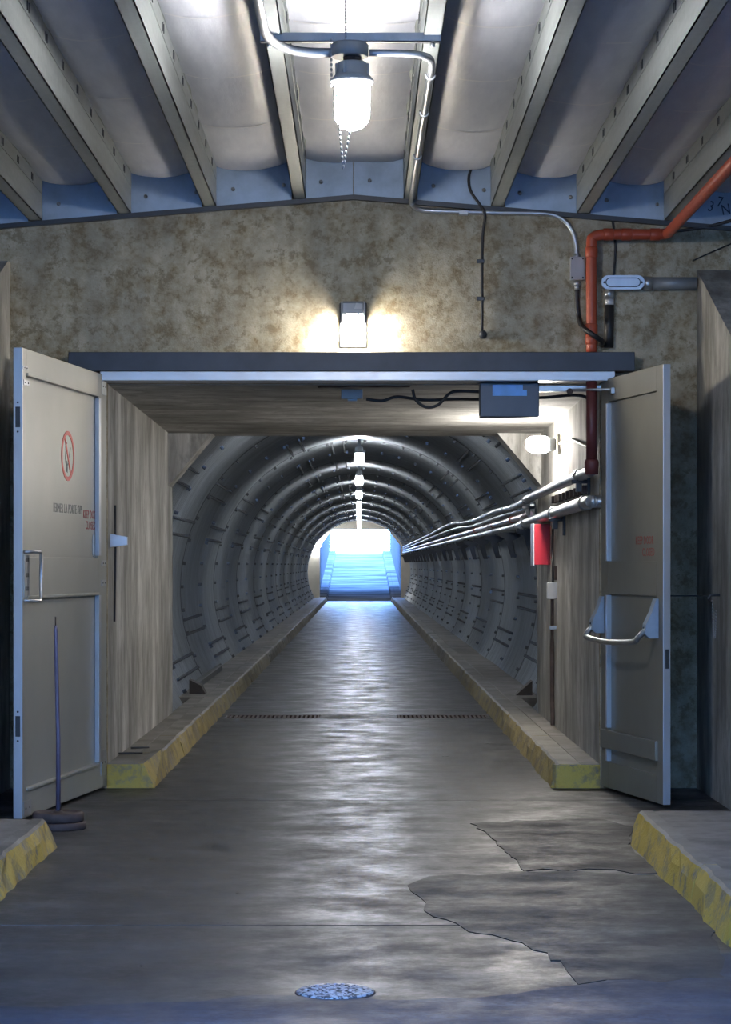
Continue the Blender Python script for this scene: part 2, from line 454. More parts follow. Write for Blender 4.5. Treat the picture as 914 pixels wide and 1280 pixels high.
# insulation batts: one bulging panel per bay and length, seams every 0.95 m
for a, b in zip(JX, JX[1:]):
    xa = a + (0.04 if a < 0 else -0.04) ; xb = b + (0.04 if b < 0 else -0.04)
    if a < 0: xa = a + 0.042
    else: xa = a + 0.055
    if b < 0: xb = b - 0.055
    else: xb = b - 0.042
    y1 = D0 - 0.06
    k = 0
    while y1 > 6.0:
        if y1 < 15:
            tp_ = MB().grid(lambda u, v, xa=xa, xb=xb, y1=y1: (lerp(xa, xb, 0.04 + 0.92 * u), y1 - 0.02 + 0.03 * v + 0.01 * math.sin(9 * u + y1), zb(lerp(xa, xb, 0.04 + 0.92 * u)) + 0.2595 - 0.05 * math.sin(PI * (0.04 + 0.92 * u)) ** 0.7), 10, 1)
            tp_.build('seam_tape', M['tape'], ceil)
        y0 = y1 - (1.35 + 0.2 * random.uniform(-1, 1))
        sag = 0.05; ph = random.uniform(0, 9)
        def f(u, v, xa=xa, xb=xb, y0=y0, y1=y1, sag=sag, ph=ph):
            x = xa + (xb - xa) * u; yy = y0 - 0.02 + (y1 - y0 + 0.02) * v
            h = zb(x) + 0.262 - sag * math.sin(PI * u) ** 0.7 - 0.010 * max(0.0, math.sin(PI * v)) * math.sin(PI * u) * 0.35 + 0.003 * noise.noise(Vector((x * 2, yy * 1.5, 3.0)))
            h += 0.006 * noise.noise(Vector((x * 5, yy * 3, ph)))
            return (x, yy, h)
        MB().grid(f, 10, 12).build('insulation_batt', M['vinyl'], ceil)
        y1 = y0; k += 1
    # galvanised closure plate between the joists at the head of the wall
    cuts = [(xa, xb)] if not (a < 0 < b) else [(xa, -0.041), (-0.035, xb)]
    for (p, q) in cuts:
        pl = MB().prism([(p, zb(p) - 0.01), (q, zb(q) - 0.01), (q, zb(q) + 0.33), (p, zb(p) + 0.33)], D0 - 0.035, D0 - 0.02, 'Y').build('closure_plate', M['rim'], ceil)
        for bx in ((p + q) / 2 - 0.18 * (q - p), ) if len(cuts) > 1 else ((p + q) / 2 - 0.14, (p + q) / 2 + 0.2):
            MB().lathe((bx, D0 - 0.035, zb(bx) + 0.10), [(0.014, 0), (0.014, 0.006), (0.007, 0.006), (0.007, 0.016), (0.0, 0.016)], 8, 'Y').build('bolt', M['zinc'], pl)
# dark strip standing in for the shadow gap along the wall top
for sgn in (-1, 1):
    xs = [-0.038, 4.0 * sgn]
    MB().prism([(xs[0], zb(xs[0]) - 0.035), (xs[1], zb(xs[1]) - 0.035), (xs[1], zb(xs[1]) - 0.004), (xs[0], zb(xs[0]) - 0.004)], D0 - 0.05, D0 - 0.001, 'Y').build('shadow_gap_strip', M['dark'], ceil)
# steel head over the doorway
h1 = MB().box(-1.93, 1.83, D0 - 0.20, D0 - 0.001, 2.785, 2.912, 0.004).build('trim_1', M['lintel']); struct(h1)
h2 = MB().box(-1.72, 1.70, D0 - 0.195, D0 + 0.10, 2.722, 2.784, 0.004).build('trim_2', M['headbar']); struct(h2)

# ------------------------------------------------------------------ passage
struct(MB().box(OPX0 - 0.5, OPX0, D0 + 0.05, D1, -0.3, 3.2).build('wall_passage_left', M['board']))
struct(MB().box(OPX1, OPX1 + 0.5, D0 + 0.05, D1, -0.3, 3.2).build('wall_passage_right', M['board']))
pc = struct(MB().prism([(D0 + 0.101, 2.716), (D1, 2.667), (D1, 3.2), (D0 + 0.101, 3.2)], OPX0, OPX1, 'X').build('ceiling_passage', M['soffit']))
MB().prism([(OPX0, 2.667), (OPX0 + 0.39, 2.667), (OPX0, 2.20)], D1 - 0.45, D1, 'Y').build('corner_haunch', M['board'], pc)
MB().prism([(OPX1, 2.667), (OPX1 - 0.39, 2.667), (OPX1, 2.20)], D1 - 0.45, D1, 'Y').build('corner_haunch', M['board'], pc)
stain = [(-0.30 + 0.32 * math.cos(q * PI / 12) , D0 + 0.20 + 0.06 * math.sin(q * PI / 12)) for q in range(24)]
MB().prism(ragged([(x + 0.33, y) for x, y in stain], 0.05, 0.02, 4), 2.706, 2.7145).build('soot_stain', M['rust'], pc)
struct(MB().frame([(-6, -0.3), (-6, WT), (6, WT), (6, -0.3)], [(-1.69, -0.3), (-1.69, 2.667), (1.61, 2.667), (1.61, -0.3)], D1 - 0.02, D1 - 0.001).build('wall_tunnel_face', M['board']))

# ------------------------------------------------------------------ sidewalks and kerbs
KL = lambda y: lerp(-1.375, -1.30, (y - D0) / (D2 - D0))
KR = lambda y: lerp(1.292, 1.30, (y - D0) / (D2 - D0))
KH, KW, BAT = 0.16, 0.15, 0.045
def kerb_piece(fx, s, y0, y1, seed, parent, z_at=lambda y: 0.0, mat=None, h=KH, w=KW, bat=BAT, rough=0.009):
    """s=-1 kerb left of the road, +1 right of it; the face leans back from its foot"""
    rnd = random.Random(seed); n = max(2, int((y1 - y0) / 0.16)); m = MB(); bm = m.bm; rows = []
    for i in range(n + 1):
        yy = lerp(y0, y1, i / n); b = fx(yy); z = z_at(yy)
        r1, r2, r3 = (rnd.uniform(-1, 1) * rough for _ in range(3))
        rows.append([bm.verts.new(p) for p in ((b + r1, yy, z - 0.12), (b + r1, yy, z), (b + s * bat * 0.55 + r2, yy, z + h * 0.55),
                                               (b + s * bat + r3, yy, z + h - 0.012), (b + s * (bat + 0.016) + r3, yy, z + h), (b + s * (bat + w), yy, z + h), (b + s * (bat + w), yy, z - 0.12))])
    fs = []
    for i in range(n):
        for k in range(6): fs.append(bm.faces.new((rows[i][k], rows[i + 1][k], rows[i + 1][k + 1], rows[i][k + 1])))
    fs.append(bm.faces.new(rows[0])); fs.append(bm.faces.new(rows[-1]))
    bmesh.ops.recalc_face_normals(bm, faces=fs)
    return m.build('kerb_stone', mat or M['kerb'], parent)

for side, s, fx in (('left', -1, KL), ('right', 1, KR)):
    sw = struct(empty('sidewalk_' + side, (0, D0, 0)))
    def P(o):
        o.parent = sw; o.matrix_parent_inverse = Matrix.Translation((0, -D0, 0)); return o
    y = D0; i = 0
    start = D0 + (0.95 if s < 0 else 0.0)
    while y < D2 - 0.5:
        ln = 2.6 if y < D1 else 3.05
        y1 = y + ln
        if D2 - y1 < 1.5: y1 = D2
        g = 0.006
        if not (s < 0 and y < D0 + 0.5):
            P(kerb_piece(fx, s, y + g, y1 - g, 100 * i + s + 7, None))
        else:
            P(kerb_piece(fx, s, start + g, y1 - g, 100 * i + s + 7, None))
        xi = fx((y + y1) / 2) + s * (BAT + KW + 0.004)
        xo = s * 1.70 if s < 0 else 1.63
        if y >= D1: xo = s * 1.93
        elif y1 > D1: pass
        P(MB().box(min(xi, xo), max(xi, xo), y + g, y1 - g, -0.12, KH + random.uniform(-0.004, 0.003), 0.004).build('sidewalk_slab', M['walk']))
        y = y1; i += 1
    # end stones facing the hall
    if s < 0:
        m = MB().prism([(OPX0, D0 - 0.005), (-1.47, D0 - 0.005), (-1.49, D0 + 0.05), (-1.49, D0 + 0.94), (OPX0, D0 + 0.94)], -0.1, KH)
        P(m.build('kerb_end_stone', M['kerb']))
        m = MB(); bm = m.bm
        a = [bm.verts.new(p) for p in ((-1.485, D0, 0), (-1.375, D0, 0), (KL(start) + 0.0, start, 0), (-1.485, start, 0))]
        b = [bm.verts.new(p) for p in ((-1.485, D0 + 0.02, KH), (-1.455, D0 + 0.05, KH), (KL(start) - 0.03, start, KH + 0.03), (-1.485, start, KH + 0.01))]
        fs = [bm.faces.new(a), bm.faces.new(b)] + [bm.faces.new((a[k], a[(k + 1) % 4], b[(k + 1) % 4], b[k])) for k in range(4)]
        bmesh.ops.recalc_face_normals(bm, faces=fs)
        P(m.build('kerb_corner_stone', M['kerb']))
    else:
        m = MB().prism([(1.292 + 0.03, D0 - 0.012), (OPX1, D0 - 0.012), (OPX1, D0 + 0.02), (1.30, D0 + 0.02)], -0.1, KH - 0.003)
        P(m.build('kerb_end_stone', M['kerb']))

# raised platforms in the hall
def platform(side, s, x_base, y1, ztop):
    p = struct(empty('platform_' + side, (x_base, y1, 0)))
    o = MB().prism([(x_base + s * 0.12, 3), (x_base + s * 0.12, y1 - 0.06), (x_base + s * 0.17, y1), (x_base + s * 4.6, y1), (x_base + s * 4.6, 3)], -0.05, ztop).build('platform_slab', M['walk'])
    k = []
    y = 3.0
    while y < y1 - 0.5:
        e = y + 2.4 if y1 - y > 3.5 else y1
        k.append(kerb_piece(lambda yy: x_base - s * 0.0, s, y + 0.005, e - 0.005, int(y * 10) + s, None, h=ztop + 0.002, w=0.08, bat=0.05, rough=0.011)); y = e
    for q in [o] + k:
        q.parent = p; q.matrix_parent_inverse = Matrix.Translation((-x_base, -y1, 0))
platform('left', -1, -1.605, 12.25, 0.150)
platform('right', 1, 1.455, 12.45, 0.172)

# ------------------------------------------------------------------ steel tunnel
R, CZ, PITCH = 2.12, 1.2, (94.6 - 20.89) / 480
RL = PITCH * 20
NR = 24
T0 = D2 - NR * RL
tun = struct(empty('wall_tunnel', (0, T0, CZ)), 'ribbed steel tunnel lining of bolted curved plates')
SEAM = {0: [-36, -4.5, 49.5, 98.5, 145.5, 192, 217], 1: [-36, -19, 34, 114.5, 160, 203, 217]}
def plate_mesh(a0, a1, dr):
    n = max(3, int((a1 - a0) / 5)); m = MB(); nv = 20 * 8
    def f(u, v):
        a = math.radians(lerp(a0 - 0.9, a1 + 0.9, u)); yy = v * RL
        r = R + dr + 0.025 * math.cos(2 * PI * yy / PITCH)
        return (r * math.cos(a), yy, r * math.sin(a))
    m.grid(f, n, nv); return m.mesh('corrugated_plate', M['plate'])
def bolt_verts(m, a, yy, r0, h, w):
    ca, sa = math.cos(a), math.sin(a)
    rad, tan, ax = Vector((ca, 0, sa)), Vector((-sa, 0, ca)), Vector((0, 1, 0))
    bot, top = [], []
    for k in range(6):
        q = (tan * math.cos(k * PI / 3) + ax * math.sin(k * PI / 3)) * w
        bot.append(m.bm.verts.new(rad * (r0 + 0.02) + ax * yy + q)); top.append(m.bm.verts.new(rad * (r0 - h) + ax * yy + q))
    m.bm.faces.new(top)
    for k in range(6): m.bm.faces.new((bot[k], bot[(k + 1) % 6], top[(k + 1) % 6], top[k]))
plates, seams, ringb = {}, {}, {}
for t_ in (0, 1):
    sm = SEAM[t_]; dr = 0.0 if t_ == 0 else 0.006
    plates[t_] = [plate_mesh(a, b, dr if k % 2 else dr + 0.003) for k, (a, b) in enumerate(zip(sm, sm[1:]))]
    seams[t_] = []
    for a in sm[1:-1]:
        m = MB()
        for da in (-2.4, 2.4):
            for k in range(20):
                bolt_verts(m, math.radians(a + da), (k + 0.5) * PITCH, R - 0.025, 0.024, 0.017)
            # the lapped plate edge under each row of bolts
            aa = math.radians(a + da)
            for k in range(20):
                pass
        seams[t_].append(m.mesh('seam_bolt_row', M['bolt']))
m = MB()
for k in range(34):
    bolt_verts(m, math.radians(-34 + k * 7.6), 0.5 * PITCH, R - 0.025, 0.032, 0.020)
ring_mesh = m.mesh('ring_bolt_row', M['bolt'])
def lap_f(u, v):
    a = math.radians(lerp(-36, 216, u)); r = R - 0.022 - 0.006 * v
    return (r * math.cos(a), -0.015 + 0.018 * v, r * math.sin(a))
lap_mesh = MB().grid(lap_f, 50, 1).mesh('ring_lap', M['bolt'])
for i in range(NR):
    t_ = i % 2
    for me in plates[t_]: link('corrugated_plate', me, tun, (0, i * RL, 0))
    for me in seams[t_]:
        o = link('seam_bolt_row', me, tun, (0, i * RL, 0)); o['kind'] = 'stuff'
    if i % 2 == 0: link('ring_lap', lap_mesh, tun, (0, i * RL, 0))
    o = link('ring_bolt_row', ring_mesh, tun, (0, i * RL, 0)); o['kind'] = 'stuff'
# far end wall of the tunnel with its smaller opening
out = [(-4, -0.3), (-4, 2.2), (-4, 5.2), (4, 5.2), (4, 2.2), (4, -0.3)]
inn = [(-1.62, -0.3), (-1.62, 2.25), (-1.10, 2.95), (1.18, 2.95), (1.73, 2.25), (1.73, -0.3)]
struct(MB().frame(out, inn, D2, D2 + 0.45).build('wall_tunnel_end', M['post']))

struct(MB().box(-4, 4, D2 + 0.45, D2 + 7.0, 3.4, 5.2).build('ceiling_ramp_shade', M['post']))  # unseen roof slab added to shade the foot of the ramp
# ------------------------------------------------------------------ ramp up to daylight
SL = 0.0586; RY1 = 131.0
zr = lambda y: SL * (y - D2)
rampo = struct(empty('ramp', (0, D2, 0)))
y = D2; i = 0
while y < RY1 - 1:
    y1 = y + 4.6 if RY1 - y > 6 else RY1
    g = 0.012; m = MB()
    m.prism([(y + g, zr(y) - 0.5), (y1 - g, zr(y1) - 0.5), (y1 - g, zr(y1) + 0.012), (y + g, zr(y) + 0.012)], -1.36, 1.36, 'X')
    o = m.build('ramp_slab', M['ramp']); o.parent = rampo; o.matrix_parent_inverse = Matrix.Translation((0, -D2, 0))
    for s in (-1, 1):
        b = kerb_piece(lambda yy, s=s: s * 1.30, s, y + g, y1 - g, 900 + i * 3 + s, None, zr, M['ramp'])
        xo = 1.70 if s < 0 else 1.80
        m = MB().prism([(y + g, zr(y) - 0.5), (y1 - g, zr(y1) - 0.5), (y1 - g, zr(y1) + 0.16), (y + g, zr(y) + 0.16)], min(s * 1.5, s * xo), max(s * 1.5, s * xo), 'X').build('sidewalk_slab', M['ramp'])
        for q in (b, m): q.parent = rampo; q.matrix_parent_inverse = Matrix.Translation((0, -D2, 0))
    y = y1; i += 1
struct(MB().prism([(D2 + 0.45, -0.5), (D2 + 0.45, 5.2), (RY1 + 2, zr(RY1) + 1.2), (RY1 + 2, -0.5)], -2.1, -1.68, 'X').build('wall_ramp_left', M['rampwall']))
struct(MB().prism([(D2 + 0.45, -0.5), (D2 + 0.45, 5.2), (RY1 + 2, zr(RY1) + 1.2), (RY1 + 2, -0.5)], 1.78, 2.2, 'X').build('wall_ramp_right', M['rampwall']))
struct(MB().box(-60, 60, RY1, 260, 1.0, zr(RY1) - 0.02).build('ground', M['ramp']))
struct(MB().box(-60, 60, -80, -16, -0.6, -0.03).build('ground', M['floor']))
struct(MB().box(-30, 30, -17.0, -16.5, -0.5, 9.0).build('wall_sky_blocker', M['portal']))  # unseen tall wall added behind the camera to cut off the low sky

# ------------------------------------------------------------------ the two steel door leaves
def text(name, s, size, mat, parent, loc, rot, sx=0.62, ext=0.0012, spacing=1.15):
    c = bpy.data.curves.new(name, 'FONT'); c.body = s; c.size = size; c.extrude = ext; c.align_x = 'CENTER'; c.align_y = 'CENTER'; c.space_character = spacing
    c.resolution_u = 2
    o = bpy.data.objects.new(name + '_curve', c); COL.objects.link(o)
    bpy.context.view_layer.update()
    me = bpy.data.meshes.new_from_object(o.evaluated_get(bpy.context.evaluated_depsgraph_get()))
    COL.objects.unlink(o); bpy.data.objects.remove(o)
    me.name = name
    me.materials.clear(); me.materials.append(mat)
    q = link(name, me, parent, loc); q.rotation_euler = rot; q.scale = (sx, 1, 1)
    return q

def s_left(x):   # distance along the left leaf of the point seen at column x
    r = CX - x; return (r * 15.44 - FPX * 1.712) / (FPX * 0.132 + 0.990 * r)
def s_right(x):
    r = x - CX; return (r * 15.44 - FPX * 1.642) / (FPX * 0.196 + 0.981 * r)

TL = 0.052
dl = empty('door_1', (-1.69, D0 - 0.06, 0), math.atan2(-0.990, -0.132))
struct(dl, 'grey steel door leaf swung open on the left, with round red prohibition sign', 'door')
WLF = 2.04; ZT = 2.765; ZB = 0.022
def dpart(name, x0, x1, z0, z1, y0, y1, mat=None, bev=0.003, parent=dl): return MB().box(x0, x1, y0, y1, z0, z1, bev).build(name, mat or M['door'], parent)
dpart('stile', 0.0, 0.235, ZB, ZT, -TL, 0); dpart('stile', 1.955, WLF - 0.006, ZB, ZT, -TL, 0)
dpart('rail', 0.235, 1.955, 2.62, ZT, -TL, 0); dpart('rail', 0.235, 1.955, 1.315, 1.545, -TL, 0); dpart('rail', 0.235, 1.955, ZB, 0.178, -TL, 0)
dpart('panel', 0.225, 1.965, 1.535, 2.63, -TL + 0.008, -0.022); dpart('panel', 0.225, 1.965, 0.17, 1.325, -TL + 0.008, -0.022)
dpart('rail_moulding', 0.24, 1.955, 2.606, 2.624, -0.03, 0.012); dpart('rail_moulding', 0.24, 1.955, 1.300, 1.318, -0.03, 0.012); dpart('rail_moulding', 0.24, 1.95, 0.176, 0.192, -0.03, 0.012)
dpart('edge_cap', WLF - 0.006, WLF + 0.004, ZB, ZT, -TL - 0.001, 0.001, M['alu'], 0.002)
# bright angle strips along the hinge side of the two panels
dpart('angle_strip', 0.185, 0.237, 1.56, 2.60, -0.022, 0.008, M['alu'], 0.002); dpart('angle_strip', 0.185, 0.237, 0.20, 1.30, -0.022, 0.008, M['alu'], 0.002)
for z0, z1 in ((2.30, 2.42), (0.50, 0.62)):
    fb = dpart('flush_bolt', WLF + 0.003, WLF + 0.007, z0, z1, -TL + 0.012, -0.012, M['dark'], 0.001)
    for zz in (z0 - 0.025, z1 + 0.025): MB().lathe((WLF + 0.004, -TL / 2, zz), [(0.006, 0), (0.006, 0.003), (0, 0.004)], 8, 'X').build('screw', M['dark'], fb)
for x0, x1, z0, z1 in ((1.90, 2.02, 2.55, 2.58), (1.93, 2.03, 2.64, 2.66), (0.02, 0.14, 2.63, 2.74), (0.03, 0.14, 1.49, 1.53), (0.03, 0.15, 1.36, 1.40), (0.02, 0.17, 0.10, 0.19 + 0.08), (1.86, 2.02, 0.03, 0.12)):
    cp = dpart('corner_plate', x0, x1, z0, z1, -0.002, 0.004, M['zinc'], 0.001)
    for fx in (0.25, 0.75): MB().lathe((lerp(x0, x1, fx), 0.004, (z0 + z1) / 2), [(0.006, 0), (0.004, -0.003), (0, -0.003)], 8, 'Y').build('screw', M['dark'], cp)
# pull handle on its plate near the free edge
hp = dpart('handle_plate', 1.90, 2.02, 1.31, 1.56, -0.001, 0.006, M['zinc'], 0.002)
hd = MB().tube([(2.03, 0.006, 1.575), (2.0, 0.05, 1.578), (1.86, 0.055, 1.578), (1.835, 0.055, 1.56), (1.835, 0.055, 1.31), (1.86, 0.055, 1.29), (2.0, 0.05, 1.29), (2.03, 0.006, 1.293)], 0.011, 8).build('pull_handle', M['alu'], dl)
for zz in (1.36, 1.44, 1.53): dpart('latch_slot', 1.93, 1.985, zz - 0.012, zz + 0.012, 0.005, 0.008, M['dark'], 0.001)
oval = [(0.28 + 0.035 * math.cos(k * PI / 10), 1.625 + 0.075 * math.sin(k * PI / 10)) for k in range(20)]
MB().prism(oval, -0.022, -0.018, 'Y').build('oval_sticker', M['rim'], dl)
# painted prohibition sign: red ring, red stroke, burning match
CXs, CZs, RO = s_left(84.5), 2.185, 0.157
ring = MB()
ring.frame([(RO * math.cos(2 * PI * k / 40), RO * math.sin(2 * PI * k / 40)) for k in range(40)], [((RO - 0.026) * math.cos(2 * PI * k / 40), (RO - 0.026) * math.sin(2 * PI * k / 40)) for k in range(40)], -0.022, -0.019)
sign = ring.build('prohibition_sign', M['signred'], dl, (CXs, 0, CZs)); sign['label'] = 'round red prohibition sign with crossed-out burning match'
c45 = math.radians(58)
def bar2(p, q, w, y0=-0.022, y1=-0.0195):
    d = (Vector(q) - Vector(p)).normalized(); n = Vector((-d.y, d.x)) * w / 2
    P_, Q_ = Vector(p), Vector(q)
    return [tuple(P_ + n), tuple(Q_ + n), tuple(Q_ - n), tuple(P_ - n)]
# the leaf's +x runs toward the camera, which is leftward in the picture
MB().prism(bar2((0.075, 0.118), (-0.075, -0.118), 0.020), -0.022, -0.0185, 'Y').build('sign_stroke', M['signred'], sign)
MB().prism(bar2((0.0, -0.06), (-0.065, 0.055), 0.007), -0.022, -0.0195, 'Y').build('match_stick', M['textgrey'], sign)
fl_ = [(0.008, -0.105), (0.030, -0.098), (0.038, -0.075), (0.026, -0.050), (0.022, -0.030), (0.010, -0.052), (0.0, -0.075)]
MB().prism(fl_, -0.022, -0.0195, 'Y').build('match_flame', M['dark'], sign)
MB().tube([(0.05, -0.021, -0.05), (0.062, -0.021, -0.01), (0.05, -0.021, 0.03), (0.058, -0.021, 0.06)], 0.0025, 5).build('smoke_line', M['textgrey'], sign)
MB().tube([(0.055, -0.021, 0.082), (0.03, -0.021, 0.078)], 0.006, 5).build('smoke_line', M['textred'], sign)
rotL = (PI / 2, 0, PI)
text('stencil_text', 'FERMER LA PORTE SVP', 0.082, M['textgrey'], dl, ((s_left(67.5) + s_left(101)) / 2, -0.0215, 1.85), rotL, 0.74)
text('stencil_text', 'KEEP DOOR', 0.078, M['textred'], dl, ((s_left(105) + s_left(120.5)) / 2, -0.0215, 1.825), rotL, 0.80)
text('stencil_text', 'CLOSED', 0.078, M['textred'], dl, ((s_left(108) + s_left(118)) / 2, -0.0215, 1.755), rotL, 0.80)

dr = empty('door_2', (1.622, D0 - 0.06, 0), math.atan2(-0.981, 0.196))
struct(dr, 'grey steel door leaf swung open on the right, with push bar', 'door')
WRF = 1.275; ZT2 = 2.735; TR = 0.045
def rpart(name, x0, x1, z0, z1, y0, y1, mat=None, bev=0.003): return dpart(name, x0, x1, z0, z1, y0, y1, mat or M['door_dark'], bev, dr)
rpart('stile', 0, 0.15, ZB, ZT2, 0, TR); rpart('stile', 1.145, WRF - 0.006, ZB, ZT2, 0, TR)
rpart('rail', 0.15, 1.145, 2.58, ZT2, 0, TR); rpart('rail', 0.15, 1.145, 1.305, 1.52, 0, TR); rpart('rail', 0.15, 1.145, ZB, 0.195, 0, TR)
rpart('panel', 0.14, 1.155, 1.51, 2.59, 0.02, TR - 0.006); rpart('panel', 0.14, 1.155, 0.185, 1.315, 0.02, TR - 0.006)
rpart('kick_rail', 0.03, 1.17, 0.285, 0.405, -0.018, 0.012)
rpart('edge_cap', WRF - 0.006, WRF + 0.004, ZB, ZT2, -0.001, TR + 0.001, M['alu'], 0.002)
rpart('angle_strip', 0.118, 0.158, 1.525, 2.57, -0.012, 0.03, M['alu'], 0.002); rpart('angle_strip', 0.118, 0.158, 0.42, 1.30, -0.012, 0.03, M['alu'], 0.002); rpart('angle_strip', 0.118, 0.158, 0.20, 0.28, -0.012, 0.03, M['alu'], 0.002)
rpart('latch_plate', WRF + 0.003, WRF + 0.007, 0.86, 0.98, 0.012, 0.034, M['dark'], 0.001)
# push bar: two side castings carrying a bowed tube
pbar = empty('push_bar', (0, 0, 0), 0, dr)
for x in (0.045, 1.165):
    m = MB().prism([(-0.004, 1.045), (-0.004, 1.29), (-0.018, 1.29), (-0.045, 1.21), (-0.085, 1.13), (-0.09, 1.07), (-0.06, 1.045)], x - 0.035, x + 0.035, 'X')
    c = m.build('bar_bracket', M['rim'], pbar)
    MB().lathe((x, -0.088, 1.11), [(0.008, 0.0), (0.006, 0.006), (0, 0.006)], 8, 'Y').build('screw', M['dark'], c)
MB().tube(curve([(0.045, -0.075, 1.09), (0.05, -0.115, 1.045), (0.10, -0.128, 1.018), (0.55, -0.135, 1.002), (1.05, -0.128, 1.018), (1.13, -0.115, 1.045), (1.165, -0.075, 1.10)]), 0.018, 10).build('bar_tube', M['zinc'], pbar)
rotR = (PI / 2, 0, 0)
text('stencil_text', 'KEEP DOOR', 0.075, M['textred2'], dr, ((s_right(796) + s_right(819)) / 2 - 0.02, 0.0195, 1.653), rotR, 0.78)
text('stencil_text', 'CLOSED', 0.075, M['textred2'], dr, (s_right(811), 0.0195, 1.578), rotR, 0.78)
# hinge barrels
for par, y0, zs in ((dl, -0.03, (0.35, 1.45, 2.5)), (dr, 0.02, (0.35, 1.45, 2.5))):
    for z in zs: MB().lathe((-0.012, y0, z - 0.06), [(0.011, 0), (0.011, 0.12)], 10).build('hinge_barrel', M['zinc'], par)

# overhead closer with its arm reaching from the head to the right leaf
cl = tag(empty('door_closer', (1.15, D0 - 0.03, 2.69)), 'slim grey overhead arm linking the doorway head to the right door', 'door closer')
MB().box(0.03, 0.48, -0.03, 0.03, -0.03, 0.012, 0.004).build('closer_track', M['zinc'], cl)
e = Vector((1.622 + 0.196 * 0.27, D0 - 0.06 - 0.981 * 0.27, 2.645)) - Vector((1.15, D0 - 0.03, 2.69))
MB().tube([(0.27, -0.035, -0.02), (0.30, -0.045, -0.02), e + Vector((-0.02, 0, 0.01))], 0.008, 8).build('closer_arm', M['zinc'], cl)
MB().lathe((0.26, -0.04, -0.03), [(0.018, -0.01), (0.022, 0.0), (0.018, 0.02)], 10, 'Y').build('arm_joint', M['rust'], cl)
MB().box(e.x - 0.02, e.x + 0.006, e.y - 0.03, e.y + 0.03, e.z - 0.02, e.z + 0.02, 0.003).build('arm_bracket', M['zinc'], cl)

# ------------------------------------------------------------------ lamps
def cage(m, c, r, h, n=8, wire=0.0035):
    for k in range(n):
        a = 2 * PI * k / n
        m.tube([(c[0] + r * math.cos(a), c[1] + r * math.sin(a), c[2] + h * 0.5), (c[0] + r * math.cos(a), c[1] + r * math.sin(a), c[2] - h * 0.3), (c[0] + r * .6 * math.cos(a), c[1] + r * .6 * math.sin(a), c[2] - h * 0.5)], wire, 4)
    return m
def globe(r, h, n=16):
    pr = [(r * 0.86, h * 0.5), (r, h * 0.40), (r, -h * 0.18)]
    pr += [(r * math.cos(q * PI / 10), -h * 0.18 - (h * 0.32) * math.sin(q * PI / 10)) for q in range(1, 5)] + [(0.0, -h * 0.5)]
    return MB().lathe((0, 0, 0), pr[::-1], n)

# big ceiling lamp below a strut channel
LY = 10.7
strut = tag(empty('strut_channel', (-0.038, LY, 3.945)), 'galvanised strut channel spanning two roof joists above the big lamp', 'channel')
zj = zb(-0.4)
m = MB(); m.box(-0.42, 0.42, -0.02, 0.02, -0.022, -0.018); m.box(-0.42, 0.42, -0.02, -0.017, -0.022, 0.020); m.box(-0.42, 0.42, 0.017, 0.02, -0.022, 0.020)
m.build('channel_body', M['zinc'], strut)
m = MB()
for x in (-0.38, 0.38): MB().lathe((x, 0, -0.045), [(0.012, 0), (0.012, 0.02), (0.006, 0.02), (0.006, 0.06)], 8).build('channel_bolt', M['zinc'], strut)
lamp = tag(empty('ceiling_lamp', ((437 - CX) / FPX * LY, LY, 3.90)), 'large bright ceiling lamp hanging from the strut channel between roof joists', 'lamp')
MB().lathe((0, 0, -0.045), [(0.082, 0.0), (0.088, 0.006), (0.088, 0.055), (0.080, 0.064)], 20).build('canopy_box', M['lampgrey'], lamp)
MB().lathe((0.012, 0, -0.085), [(0.020, 0.0), (0.020, 0.02), (0.040, 0.028), (0.042, 0.045)], 14).build('stem', M['rust'], lamp)
hs = MB().lathe((0.012, 0, -0.165), [(0.098, 0.0), (0.102, 0.012), (0.086, 0.03), (0.072, 0.04), (0.072, 0.085), (0.064, 0.095)], 20).build('lamp_housing', M['grey'], lamp)
for a in (0.0, 1.05, PI, 4.2): MB().lathe((0.012 + 0.07 * math.cos(a), 0.07 * math.sin(a), -0.108), [(0.010, -0.02), (0.010, 0.03), (0.006, 0.035), (0, 0.035)] , 8).build('housing_lug', M['grey'], hs)
g = globe(0.082, 0.225, 18).build('lamp_globe', M['glow_a'], lamp, (0.012, 0, -0.272))
ch = MB(); cx_ = -0.062
pts = [(cx_, -0.03, -0.02 - 0.02 * k) for k in range(28)] 
pts2 = [(cx_ + 0.002 * k, -0.095, -0.22 - 0.022 * k) for k in range(17)] + [(cx_ + 0.034 + 0.004 * k, -0.095, -0.57 + 0.022 * k) for k in range(9)]
for i, p in enumerate(pts2): ch.lathe((p[0], p[1], p[2]), [(0, -0.010), (0.0055, -0.005), (0.0055, 0.005), (0, 0.010)], 5)
for k in range(10): ch.lathe((-0.085, -0.02, 0.03 - 0.023 * k), [(0, -0.011), (0.006, -0.005), (0.006, 0.005), (0, 0.011)], 5)
ch = ch.build('bead_chain', M['zinc'], lamp); ch['kind'] = 'stuff'
hc = MB()
for k in range(26): hc.lathe((-0.018, -0.02, 0.03 + 0.016 * k), [(0, -0.009), (0.005, -0.004), (0.005, 0.004), (0, 0.009)], 5)
tag(hc.build('hanging_chain', M['zinc'], None, lamp.location), 'short bead chain rising from the big lamp canopy to the roof', 'chain')

